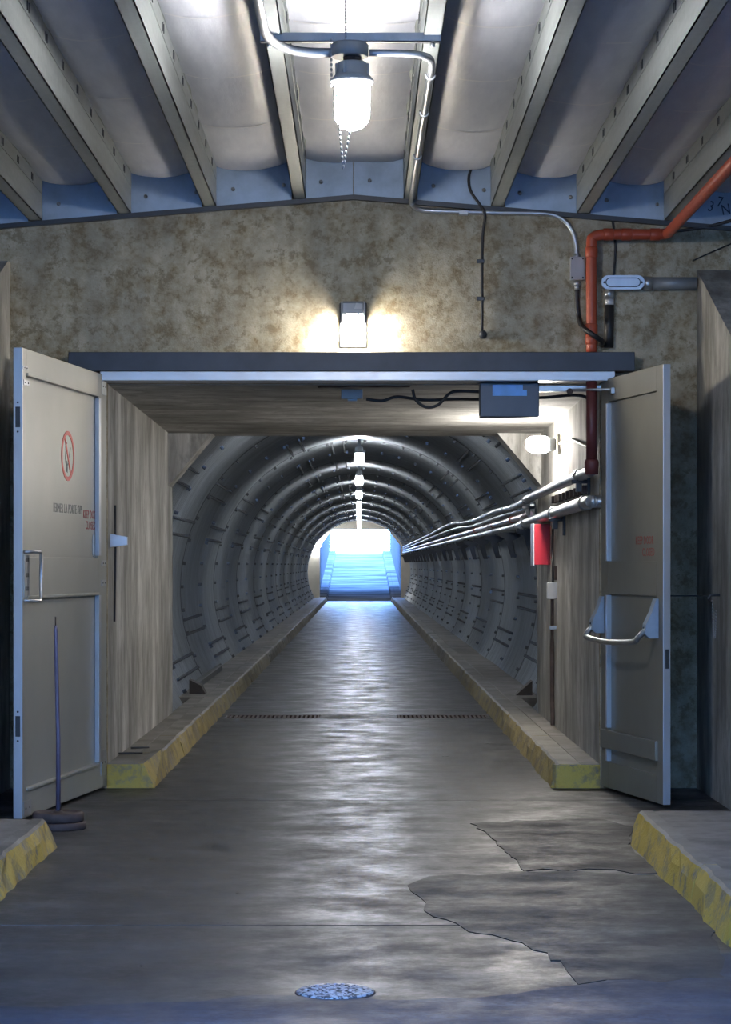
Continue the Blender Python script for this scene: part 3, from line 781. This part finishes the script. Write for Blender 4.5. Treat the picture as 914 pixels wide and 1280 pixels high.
# wall lamp above the doorway
wlx, wlz = (441.5 - CX) / 186.0, 3.085
wlmp = tag(empty('wall_lamp', (wlx, D0, wlz)), 'bright bulkhead lamp on concrete wall above the doorway', 'lamp')
MB().box(-0.092, 0.092, -0.018, -0.001, -0.125, 0.175, 0.006).build('back_plate', M['dark'], wlmp)
hb = MB().prism([(-0.018, 0.085), (-0.018, 0.17), (-0.14, 0.17), (-0.155, 0.155), (-0.155, 0.085)], -0.066, 0.066, 'X').build('lamp_housing', M['lampgrey'], wlmp)
MB().prism([(0.008, 0.118), (0.056, 0.118), (0.056, 0.150), (0.020, 0.158)], -0.158, -0.154, 'Y').build('rating_plate', M['grey'], hb)
for x in (-0.080, 0.070): MB().box(x, x + 0.010, -0.15, -0.018, 0.03, 0.17, 0.002).build('side_fin', M['lampgrey'], wlmp)
globe(0.062, 0.19, 16).build('lamp_globe', M['glow_b'], wlmp, (0, -0.088, -0.01))
m = MB(); cage(m, (0, -0.088, -0.01), 0.07, 0.21, 6, 0.003); m.build('wire_guard', M['zinc'], wlmp)

# lamp on the right wall of the passage
pl = tag(empty('passage_lamp', (OPX1, 18.6, 2.47)), 'bright lamp on a bracket on the right wall of the passage', 'lamp')
MB().box(-0.03, -0.001, -0.10, 0.10, -0.08, 0.08, 0.006).build('back_plate', M['post'], pl)
MB().lathe((-0.03, 0, 0), [(0.055, -0.07), (0.06, -0.055), (0.05, 0.0)], 14, 'X').build('lamp_neck', M['lampgrey'], pl)
m = globe(0.066, 0.18, 16); bmesh.ops.rotate(m.bm, verts=m.bm.verts, cent=(0, 0, 0), matrix=Matrix.Rotation(PI / 2, 3, 'Y')); 
m.build('lamp_globe', M['glow_c'], pl, (-0.185, 0, 0))

# lamps along the crown of the tunnel
names = ['nearest tunnel lamp, hanging just inside the steel tunnel', 'second lamp along the tunnel crown', 'third lamp along the tunnel crown', 'fourth lamp along the tunnel crown', 'fifth lamp along the tunnel crown',
         'sixth lamp along the tunnel crown', 'seventh lamp along the tunnel crown', 'eighth lamp along the tunnel crown', 'last lamp of the tunnel, nearest the daylight ramp']
proto = None
tl_body = MB().lathe((0, 0, 0.0), [(0.06, 0.0), (0.068, 0.015), (0.055, 0.09), (0.02, 0.10), (0.02, 0.24)], 14).mesh('lamp_housing', M['lampgrey'])
tl_globe = globe(0.058, 0.17, 12).mesh('lamp_globe', M['glow_d'])
tl_guard = cage(MB(), (0, 0, -0.085), 0.068, 0.20, 6, 0.004).mesh('wire_guard', M['zinc'])
for i in range(9):
    yy = 24.6 + 8.5 * i
    o = tag(empty('tunnel_lamp', (0.0, yy, 3.10)), 'bright caged ' + names[i], 'lamp', 'lamps along the crown of the steel tunnel')
    link('lamp_housing', tl_body, o); link('lamp_globe', tl_globe, o, (0, 0, -0.085)); link('wire_guard', tl_guard, o)
# small lamp on the left jamb of the far opening
o = tag(empty('jamb_lamp', (-1.60, D2 - 0.02, 2.33)), 'small bright lamp on the left jamb at the far tunnel end', 'lamp')
MB().box(-0.06, 0.06, -0.03, -0.001, -0.08, 0.12, 0.006).build('back_plate', M['lampgrey'], o)
globe(0.06, 0.16, 12).build('lamp_globe', M['glow_d'], o, (0, -0.10, 0))

# ------------------------------------------------------------------ pipes, conduits, cables
YW = D0 - 0.035
rz_ = 3.695
rp_ = tag(empty('red_pipe', (1.548, D0 - 0.06, 2.9)), 'orange-red pipe running from the roof down past the doorway head', 'pipe')
def rel(o, pts): return [Vector(p) - o.location for p in pts]
YR = D0 - 0.148
MB().tube(rel(rp_, curve([(1.548, YR, 2.913), (1.548, YR, 3.05), (1.548, YR, 3.2), (1.548, YR, 3.62), (1.562, YR, 3.68), (1.62, YR, 3.697), (1.75, YR, 3.699), (1.95, YR, 3.699), (2.03, YR - 0.02, 3.70), (2.05, YR - 0.10, 3.70), (2.05, YR - 0.6, 3.70), (2.05, 12.5, 3.70), (2.05, 3.0, 3.70)], 4)), 0.036, 12).build('pipe_run', M['red'], rp_)
for p, ax in (((1.548, YR, 3.58), 'Z'), ((1.548, YR, 3.07), 'Z'), ((1.548, YR, 3.00), 'Z'), ((1.66, YR, 3.699), 'X'), ((1.78, YR, 3.699), 'X'), ((1.97, YR, 3.699), 'X')):
    MB().lathe(Vector(p) - rp_.location, [(0.036, -0.035), (0.041, -0.03), (0.041, 0.03), (0.036, 0.035)], 12, ax).build('pipe_coupling', M['red'], rp_)
# the same line turned into the passage as a bare pipe along the right wall
def pipe(name, pts, r, mat, label, cat='pipe', n=10, parent=None, group=None, k=6, coup=None, cmat=None):
    base = Vector(pts[0])
    o = empty(name, base)
    tag(o, label, cat, group)
    MB().tube([p - base for p in curve(pts, k)], r, n).build('pipe_run', mat, o)
    for p in coup or []:
        MB().lathe(Vector(p) - base, [(r, -0.03), (r * 1.25, -0.022), (r * 1.25, 0.022), (r, 0.03)], 12, 'Y').build('pipe_coupling', cmat or mat, o)
    return o
pipe('wall_pipe', [(1.548, YR + 0.01, 2.125), (1.548, D0 + 0.1, 2.125), (1.548, 18.0, 2.118), (1.548, 21.4, 2.105)], 0.038, M['zinc'], 'thick bare pipe along the right passage wall under the lamp', coup=[(1.548, 16.2, 2.124), (1.548, 21.3, 2.105)])
MB_ = MB().lathe((1.548, YR, 2.13), [(0.045, -0.03), (0.048, 0.05), (0.042, 0.07)], 12)
lp = tag(empty('riser_pipe', (1.548, YR, 2.13)), 'shade-darkened red upright pipe in the doorway between head and wall pipe', 'pipe')
q = MB_.build('pipe_elbow', M['maroon']); q.parent = lp; q.matrix_parent_inverse = Matrix.Translation(-lp.location)
MB().tube([(0, 0, 0.05), (0, 0, 0.59)], 0.036, 12).build('pipe_run', M['maroon'], lp)
pipe('drain_pipe', [(1.66, D0 - 0.02, 1.925), (1.585, D0 - 0.01, 1.925), (1.558, D0 + 0.06, 1.925), (1.556, 16.5, 1.922), (1.56, 19.0, 1.908), (1.565, 22.2, 1.885)], 0.045, M['zinc'], 'thick grey pipe low on the right passage wall above the red box', coup=[(1.556, 15.85, 1.924), (1.557, 18.4, 1.911), (1.563, 21.6, 1.889)])
TP = [
    ('tunnel_conduit', [(1.56, 21.4, 2.10), (1.67, 25.0, 2.13), (1.69, 28.7, 2.16), (1.72, 35.0, 2.165), (1.73, 39.0, 2.21), (1.73, 43.0, 2.265), (1.75, 52.0, 2.26), (1.76, 62.0, 2.24), (1.79, 93.9, 2.21)], 0.030, M['zinc'], 'topmost wavy grey conduit along the right side of the tunnel'),
    ('tunnel_conduit', [(1.64, 21.8, 2.055), (1.725, 25.0, 2.085), (1.755, 30.0, 2.10), (1.765, 36.0, 2.10), (1.78, 43.0, 2.17), (1.785, 62.0, 2.165), (1.80, 93.9, 2.14)], 0.024, M['zinc'], 'thin wavy conduit just below the topmost one in the tunnel'),
    ('tunnel_conduit', [(1.73, 23.3, 2.008), (1.75, 30, 2.015), (1.785, 45, 2.035), (1.815, 93.9, 2.065)], 0.034, M['pink'], 'pinkish conduit with red bands along the tunnel right side'),
    ('tunnel_conduit', [(1.74, 22.2, 1.925), (1.765, 30, 1.935), (1.785, 45, 1.95), (1.80, 93.9, 1.985)], 0.034, M['zinc'], 'lowest grey conduit along the right side of the tunnel'),
]
for nm, pts, r, mt, lab in TP:
    cp = []
    pts_c = curve(pts, 6)
    o = pipe(nm, pts, r, mt, lab, 'conduit', 10, None, 'conduits along the right side of the tunnel')
    base = Vector(pts[0])
    for p in pts_c[3::3]:
        MB().lathe(p - base, [(r, -0.05), (r * 1.22, -0.04), (r * 1.22, 0.04), (r, 0.05)], 10, 'Y').build('conduit_band', M['red'] if mt is M['pink'] else M['zinc'], o)
# brackets under the conduits, bolted to the lining
ORD = 'first second third fourth fifth sixth seventh eighth ninth tenth eleventh twelfth thirteenth fourteenth fifteenth sixteenth seventeenth eighteenth nineteenth twentieth twenty-first twenty-second twenty-third'.split()
bmsh = MB().prism([(0, 0.0), (0.26, 0.0), (0.26, -0.05), (0.17, -0.10), (0.21, -0.30), (0.15, -0.30), (0.08, -0.08), (0.0, -0.04)], -0.02, 0.02, 'Y').mesh('bracket_plate', M['dark'])
bang = MB().box(-0.01, 0.02, -0.035, 0.035, -0.03, 0.20, 0.003).mesh('bracket_upright', M['dark'])
for i in range(23):
    yy = 24.4 + 3.05 * i
    o = tag(empty('conduit_bracket', (1.66, yy, 1.885)), ORD[i] + ' dark conduit bracket in from the mouth of the tunnel', 'bracket', 'conduit brackets in the tunnel')
    link('bracket_plate', bmsh, o); link('bracket_upright', bang, o, (0.208, 0, 0))
# brackets on the passage wall
for (yy, zz, lab) in ((16.15, 2.06, 'dark bracket nearest the right door between the two wall pipes'), (21.0, 2.0, 'dark bracket at the tunnel start between the two wall pipes'), (18.1, 1.83, 'small dark bracket under the thick grey drain pipe')):
    o = tag(empty('pipe_bracket', (OPX1, yy, zz)), lab, 'bracket')
    MB().box(-0.02, -0.001, -0.03, 0.03, -0.10, 0.10, 0.003).build('wall_plate', M['dark'], o)
    MB().box(-0.13, -0.001, -0.02, 0.02, 0.01, 0.035, 0.003).build('bracket_arm', M['dark'], o)
    MB().box(-0.10, -0.06, -0.025, 0.025, -0.05, 0.012, 0.003).build('pipe_clip', M['dark'], o)
comb = tag(empty('cable_clip_rail', (OPX1, 17.5, 2.02)), 'row of dark cable clips on the right passage wall between the pipes', 'clip rail')
MB().box(-0.012, -0.001, -1.35, 1.35, -0.012, 0.012, 0.002).build('clip_base', M['dark'], comb)
for k in range(9): MB().box(-0.05, -0.010, -1.3 + 0.32 * k, -1.24 + 0.32 * k, -0.02, 0.04, 0.004).build('cable_clip', M['rust'], comb)
for z_, lab in ((2.36, 'thin black cable sagging along the right passage wall beside the lamp'),):
    o = MB().tube(curve([(1.60, 15.75, 2.62), (1.605, 15.8, 2.40), (1.605, 16.0, 2.32), (1.603, 16.9, 2.40), (1.605, 17.6, 2.46), (1.606, 18.45, 2.47)], 6), 0.010, 6).build('wall_cable', M['rubber']); tag(o, lab, 'cable')

# EMT conduit from the lamp to the wall
o = pipe('lamp_conduit', [(0.045, LY, 3.875), (0.22, LY, 3.872), (0.31, LY + 0.03, 3.865), (0.342, LY + 0.16, 3.862), (0.345, LY + 0.6, 3.872), (0.345, 13.0, 3.905), (0.345, YW - 0.3, 3.925), (0.355, YW - 0.08, 3.905), (0.40, YW, 3.885), (0.52, YW, 3.872), (0.9, YW, 3.862), (1.24, YW, 3.855), (1.36, YW, 3.82), (1.43, YW, 3.74), (1.455, YW, 3.64), (1.458, YW, 3.55)], 0.017, M['zinc'], 'long bent metal conduit running from the big lamp along a joist to the wall box', 'conduit')
for p in ((0.345, LY + 0.45, 3.868), (0.345, 12.2, 3.893), (0.345, 13.6, 3.912)):
    b = Vector(o.location)
    MB().tube([Vector(p) - b + Vector((0.022 * math.cos(a), 0, 0.022 * math.sin(a))) for a in [PI * 0.9 + k * 0.35 for k in range(11)]], 0.006, 5).build('conduit_clip', M['zinc'], o)
MB().box(-0.03 + 0.70 - 0.045, 0.03 + 0.70 - 0.045, YW - LY - 0.02, YW - LY + 0.03, -0.03, 0.0, 0.002).build('conduit_clip', M['zinc'], o)
pipe('supply_conduit', [(-0.13, LY, 3.875), (-0.26, LY, 3.880), (-0.36, LY - 0.04, 3.895), (-0.415, LY - 0.2, 3.905), (-0.43, LY - 0.6, 3.905), (-0.43, 8.0, 3.90), (-0.43, 3.0, 3.90)], 0.022, M['zinc'], 'pale bent conduit feeding the big lamp from the left joist', 'conduit')
jb = tag(empty('junction_box', (1.462, D0, 3.485)), 'small grey junction box on the wall below the bent conduit', 'junction box')
MB().box(-0.046, 0.046, -0.062, -0.001, -0.075, 0.075, 0.006).build('box_body', M['grey'], jb)
lid = MB().box(-0.048, 0.048, -0.070, -0.062, -0.077, 0.077, 0.003).build('box_lid', M['grey'], jb)
for x in (-0.036, 0.036):
    for z in (-0.063, 0.063): MB().lathe((x, -0.070, z), [(0.006, 0), (0.004, 0.003), (0, 0.003)], 8, 'Y').build('screw', M['dark'], lid)
for z, r in ((0.085, 0.022), (-0.10, 0.024), (-0.125, 0.019)): MB().lathe((0, -0.034, z), [(r, -0.016), (r, 0.016)], 12).build('box_fitting', M['zinc'], jb)
o = MB().tube(curve([(1.462, D0 - 0.034, 3.35), (1.463, D0 - 0.034, 3.24), (1.475, D0 - 0.04, 3.15), (1.485, D0 - 0.18, 3.08), (1.55, D0 - 0.24, 3.02), (1.615, D0 - 0.18, 2.985), (1.625, D0 - 0.03, 2.975)], 6), 0.017, 8).build('black_cable', M['rubber']); tag(o, 'thick black cable curving from the junction box across the red pipe', 'cable')
lb = tag(empty('oval_conduit_fitting', (1.762, D0, 3.385)), 'oval metal conduit body glinting blue on the wall right of the red pipe', 'conduit fitting')
def stadium(w, h, n=10):
    r = h / 2
    return [((w / 2 - r) + r * math.cos(-PI / 2 + PI * k / n), r * math.sin(-PI / 2 + PI * k / n)) for k in range(n + 1)] + [(-(w / 2 - r) + r * math.cos(PI / 2 + PI * k / n), r * math.sin(PI / 2 + PI * k / n)) for k in range(n + 1)]
MB().prism(stadium(0.28, 0.085), -0.10, -0.004, 'Y').build('body_shell', M['zinc'], lb)
lid = MB().prism(stadium(0.29, 0.095), -0.112, -0.10, 'Y').build('body_lid', M['alu'], lb)
MB().prism(stadium(0.236, 0.064), -0.114, -0.111, 'Y').build('lid_recess_shade', M['dark'], lid)  # dark outline painting the shade of the lid's recess
MB().prism(stadium(0.222, 0.050), -0.120, -0.112, 'Y').build('lid_boss', M['alu'], lid)
for x in (-0.125, 0.125): MB().lathe((x, -0.112, 0), [(0.008, 0), (0.006, 0.004), (0, 0.004)], 8, 'Y').build('screw', M['dark'], lid)
MB().lathe((0.17, -0.05, 0), [(0.046, -0.03), (0.046, 0.03)], 14, 'X').build('body_hub', M['zinc'], lb)
MB().lathe((-0.085, -0.05, -0.07), [(0.034, -0.03), (0.034, 0.03)], 14).build('body_hub', M['zinc'], lb)
ring_ = MB().lathe((-0.085, -0.05, -0.125), [(0.031, -0.022), (0.031, 0.022)], 14).build('coupling_ring', M['headbar'], lb)
MB().tube([(-0.085, -0.05, -0.145), (-0.087, -0.05, -0.30), (-0.09, -0.05, -0.43)], 0.033, 12).build('black_sleeve', M['rubber'], lb)
o = MB().tube([(1.95, D0 - 0.05, 3.385), (2.262, D0 - 0.05, 3.385)], 0.042, 12).build('stub_pipe', M['lampgrey']); tag(o, 'thick dull grey pipe from the oval conduit body to the right wing wall', 'pipe')
# black cord with clips on the wall
cz = lambda y: 1.5 + (HY - y) / 187.0
cord = tag(empty('hanging_cable', (0.83, D0, 3.0)), 'thin black cord hanging down the wall to a round end box', 'cable')
pts = [(604, 208), (592, 208), (586, 220), (588, 238), (600, 256), (606, 268), (604, 290), (603, 325), (603, 372), (603, 414)]
MB().tube([p - cord.location for p in curve([((x - CX) / 186.5, D0 - 0.02 if y > 280 else D0 - 0.075, cz(y)) for x, y in pts], 5)], 0.010, 6).build('cord_run', M['rubber'], cord)
for y in (325, 372):
    c = Vector(((602 - CX) / 186.5, D0 - 0.001, cz(y))) - cord.location
    MB().box(c.x - 0.03, c.x + 0.02, c.y - 0.03, c.y, c.z - 0.012, c.z + 0.012, 0.003).build('cord_clip', M['dark'], cord)
c = Vector(((604 - CX) / 186.5, D0, cz(417))) - cord.location
MB().lathe(c, [(0.028, 0.001), (0.028, 0.03), (0.02, 0.045), (0, 0.047)], 12, 'Y').build('end_box', M['dark'], cord)
o = MB().tube(curve([px(764, 262, D0 - 0.02), px(769, 300, D0 - 0.02), px(769, 322, D0 - 0.02), px(767, 345, D0 - 0.03)], 5), 0.008, 6).build('wall_wire', M['rubber']); tag(o, 'thin dark wire dropping from the roof behind the red pipe to the oval conduit body', 'wire')
o = MB().tube(curve([px(834, 290, D0 - 0.03), px(868, 286, D0 - 0.03), px(895, 281, D0 - 0.05), px(940, 268, D0 - 0.10)], 5), 0.012, 6).build('wall_cable', M['rubber']); tag(o, 'black cable along the head of the wall at the far right', 'cable')
o = MB().tube(curve([px(866, 326, D0 - 0.01), px(890, 315, D0 - 0.01), px(930, 298, D0 - 0.01)], 5), 0.005, 5).build('wall_wire', M['rubber']); tag(o, 'thin wire slanting up the concrete above the right wing wall', 'wire')

# sensor box and cables on the passage soffit
sb = tag(empty('sensor_box', (1.008, D0 + 0.02, 2.595)), 'slate blue box with pale blue window hanging under the doorway head', 'sensor box')
MB().box(-0.198, 0.198, -0.09, 0.07, -0.105, 0.122, 0.006).build('box_body', M['sensor'], sb)
MB().prism([(-0.115, 0.035), (0.115, 0.035), (0.115, 0.075), (0.088, 0.075), (0.088, 0.11), (-0.115, 0.11)], -0.097, -0.088, 'Y').build('box_window', mat_plain('pale_blue_window', (0.12, 0.36, 0.85), 0.3), sb)
o = MB().tube(curve([px(458, 499, 16.0), px(478, 501, 16.0), px(497, 496, 16.0), px(530, 500, 16.0), px(570, 499, 16.0), px(610, 499, 15.9), px(680, 497, 15.9), px(720, 494, 15.9), px(738, 502, 15.9), px(737, 530, 15.9)], 6), 0.012, 6).build('soffit_cable', M['rubber']); tag(o, 'long black cable running across the passage soffit behind the slate box', 'cable')
o = MB().tube(curve([px(516, 487, 15.75), px(520, 500, 15.75), px(533, 509, 15.75), px(548, 506, 15.75), px(562, 492, 15.75), px(575, 489, 15.75), px(606, 490, 15.7)], 6), 0.012, 6).build('cable_loop', M['rubber']); tag(o, 'black cable sagging in a loop below the doorway head', 'cable')
sd = tag(empty('soffit_detector', px(440, 497, 16.0)), 'small grey detector with blue light on the passage soffit', 'detector')
MB().box(-0.075, 0.075, -0.05, 0.05, -0.012, 0.055, 0.004).build('detector_body', M['lampgrey'], sd)
MB().box(-0.03, 0.035, -0.04, 0.04, -0.024, -0.012, 0.003).build('detector_lens', M['rim'], sd)

# red cabinet and little box on the right passage wall
rb = tag(empty('red_cabinet', (OPX1, 19.5, 1.675)), 'red metal cabinet on the right wall near the steel tunnel', 'cabinet')
MB().box(-0.136, -0.001, 0.0, 0.32, -0.175, 0.17, 0.004).build('cabinet_body', M['redbox'], rb)
MB().box(-0.144, -0.136, -0.003, 0.323, -0.183, 0.175, 0.002).build('cabinet_door', M['headbar'], rb)
sw = tag(empty('switch_box', (OPX1, 18.9, 1.29)), 'small pale switch box on the right passage wall below a cable', 'switch box')
MB().box(-0.075, -0.001, -0.06, 0.06, -0.07, 0.065, 0.004).build('box_body', M['grey'], sw)
MB().box(-0.081, -0.075, -0.055, 0.055, -0.065, 0.06, 0.002).build('box_cover', M['grey'], sw)
MB().box(-0.02, -0.001, -0.05, 0.05, 0.085, 0.20, 0.003).build('warning_tag', M['rust'], sw)
MB().tube(curve([(-0.03, 0, 0.065), (-0.03, 0, 0.22), (-0.03, 0.05, 0.32), (-0.03, 0.0, 0.48), (-0.03, 0, 0.60)], 5), 0.012, 6).build('feed_cable', M['rubber'], sw)
MB().tube(curve([(-0.035, 0, -0.07), (-0.035, 0, -0.25), (-0.035, 0, -0.6), (-0.035, 0.0, -0.85), (-0.035, -0.06, -1.10)], 5), [0.014] * 8 + [0.018] * 13, 8).build('down_pipe', M['rust'], sw)
MB().box(-0.06, -0.001, -0.03, 0.03, -0.32, -0.29, 0.003).build('pipe_clip', M['zinc'], sw)

# hold-open bracket and rod on the left passage wall
o = tag(empty('door_stop_bracket', (OPX0, 15.72, 1.665)), 'pale metal bracket sticking out of the left passage wall behind the door', 'bracket')
MB().prism([(0.0, -0.045), (0.0, 0.045), (0.115, 0.025), (0.115, -0.03)], -0.03, 0.03, 'Y').build('bracket_plate', M['headbar'], o)
o2 = MB().tube([(OPX0 + 0.012, 15.9, 1.91), (OPX0 + 0.014, 15.9, 1.6), (OPX0 + 0.012, 15.85, 1.11)], 0.008, 6).build('wall_rod', M['dark']); tag(o2, 'thin dark rod standing against the left passage wall', 'rod')

# ------------------------------------------------------------------ things on the floor
ps = tag(empty('pole_stand', (-1.712, 13.12, 0)), 'slim mauve pole on a heavy round rusty base beside the left door', 'pole stand')
MB().lathe((0, 0, 0), [(0.155, 0.0), (0.16, 0.008), (0.16, 0.035), (0.15, 0.042)], 28).build('base_disc', M['rust'], ps)
MB().lathe((0, 0, 0.042), [(0.138, 0.0), (0.147, 0.006), (0.147, 0.046), (0.138, 0.054), (0.11, 0.054), (0.105, 0.048), (0.03, 0.048), (0.025, 0.06)], 28).build('base_disc', M['rust'], ps)
MB().tube([(0, 0, 0.09), (0, 0, 0.5), (-0.008, 0, 0.85), (-0.014, 0, 1.13), (-0.015, 0, 1.155)], [0.014, 0.013, 0.012, 0.012, 0.008], 10).build('pole', M['pole'], ps)
MB().tube([(-0.015, 0, 1.15), (-0.015, 0, 1.205)], 0.004, 6).build('pole_pin', M['rust'], ps)

mx, my = fl(419, 1241)
mh = tag(empty('access_cover', (mx, my, 0)), 'small round speckled iron cover set in the floor', 'cover')
MB().lathe((0, 0, 0), [(0.136, 0.0), (0.136, 0.006), (0.128, 0.011), (0.0, 0.011)], 36).build('cover_plate', M['iron'], mh)
MB().lathe((0, 0, -0.002), [(0.142, 0.0), (0.142, 0.004), (0.136, 0.005)], 36).build('cover_rim', M['rust'], mh)
studs = MB()
for i in range(-4, 5):
    for j in range(-4, 5):
        x, y = i * 0.026 + (j % 2) * 0.013, j * 0.026
        if math.hypot(x, y) < 0.115: studs.lathe((x, y, 0.010), [(0.009, 0), (0.006, 0.004), (0, 0.004)], 6)
studs = studs.build('cover_studs', M['iron'], mh); studs['kind'] = 'stuff'

barm = MB().box(-0.012, 0.012, 0.03, GR_Y1 - GR_Y0 - 0.03, -0.03, -0.002, 0.002).mesh('grate_bar', M['rust'])
for x0, x1, lab in ((-1.31, -0.395, 'left floor drain grate across the roadway'), (0.385, 1.27, 'right floor drain grate across the roadway')):
    o = tag(empty('drain_grate', (x0, GR_Y0, 0)), lab, 'drain grate', 'floor drain grates')
    w = x1 - x0; d = GR_Y1 - GR_Y0
    m = MB(); m.box(0, w, 0.0, 0.03, -0.035, -0.001); m.box(0, w, d - 0.03, d, -0.035, -0.001); m.box(0, 0.02, 0.03, d - 0.03, -0.035, -0.001); m.box(w - 0.02, w, 0.03, d - 0.03, -0.035, -0.001)
    m.build('grate_frame', M['rust'], o)
    n = 20
    for k in range(n): link('grate_bar', barm, o, (0.02 + (w - 0.04) * (k + 0.5) / n, 0, 0))
for x, y_, s, lab in ((-1.68, 24.0, 1, 'dark wedge block against the left foot of the tunnel'), (1.70, 23.8, -1, 'dark wedge block against the right foot of the tunnel')):
    o = MB().prism([(0, 0), (0.17, 0), (0.12, 0.09), (0.0, 0.15)] if s > 0 else [(0, 0), (-0.17, 0), (-0.0, 0.15)], -0.12, 0.12, 'Y').build('wedge_block', M['wood'], None, (x - s * 0.08, y_, KH)); tag(o, lab, 'wedge')
o = MB().box(-0.04, 0.03, -2.2, 2.2, 0, 0.07, 0.006).build('foot_angle', M['bolt'], None, (-1.765, 27.0, KH)); tag(o, 'dark steel angle along the left foot of the tunnel lining', 'steel angle')
rods = [((146, 944), (178, 943), 'two thin dark rods'), ((164, 937), (186, 936), '')]
for (a, b, _), lab in zip(rods, ('short dark rod lying on the left sidewalk end, nearer the door', 'short dark rod lying on the left sidewalk end, further in')):
    (x0, y0), (x1, y1) = fl(*a, z=KH), fl(*b, z=KH)
    o = MB().tube([(x0, y0, KH + 0.012), (x1, y1, KH + 0.012)], 0.008, 6).build('loose_rod', M['dark']); tag(o, lab, 'rod', 'rods on the left sidewalk')
# hook and chain on the right wing wall, bracket behind the door
hk = tag(empty('wall_hook', (2.27, 14.5, 1.31)), 'dark hook with a hanging chain on the right wing wall', 'hook')
MB().tube([(-0.001, 0, 0), (-0.06, 0, 0.0), (-0.075, 0, -0.02), (-0.06, 0, -0.04)], 0.010, 6).build('hook_pin', M['dark'], hk)
m = MB()
for p in curve([(-0.05, 0, -0.02), (-0.05, -0.04, -0.18), (-0.05, -0.08, -0.26), (-0.05, -0.13, -0.24), (-0.05, -0.15, -0.1)], 8): m.lathe(p, [(0, -0.010), (0.006, 0), (0, 0.010)], 5)
m.build('hook_chain', M['zinc'], hk)
MB().tube([(-0.05, 0.0, -0.005), (-0.3, 0.5, -0.012)], 0.004, 5).build('hook_rod', M['dark'], hk)
# scrawled marker figures on the last closure plate
for s_, x, z, r in (('8', 2.30, 3.98, 0.3), ('x', 2.20, 3.93, -0.1), ('3', 2.36, 3.90, 0.3), ('7', 2.42, 3.93, 0.2), ('p', 2.26, 4.04, 0.1), ('N', 2.46, 3.88, -0.2)):
    c = [q for q in ceil.children if q.name.startswith('closure_plate')]
    text('marker_figure', s_, 0.10, M['ink'], ceil, (x, D0 - 0.036, z), (PI / 2, r, 0), 0.8)
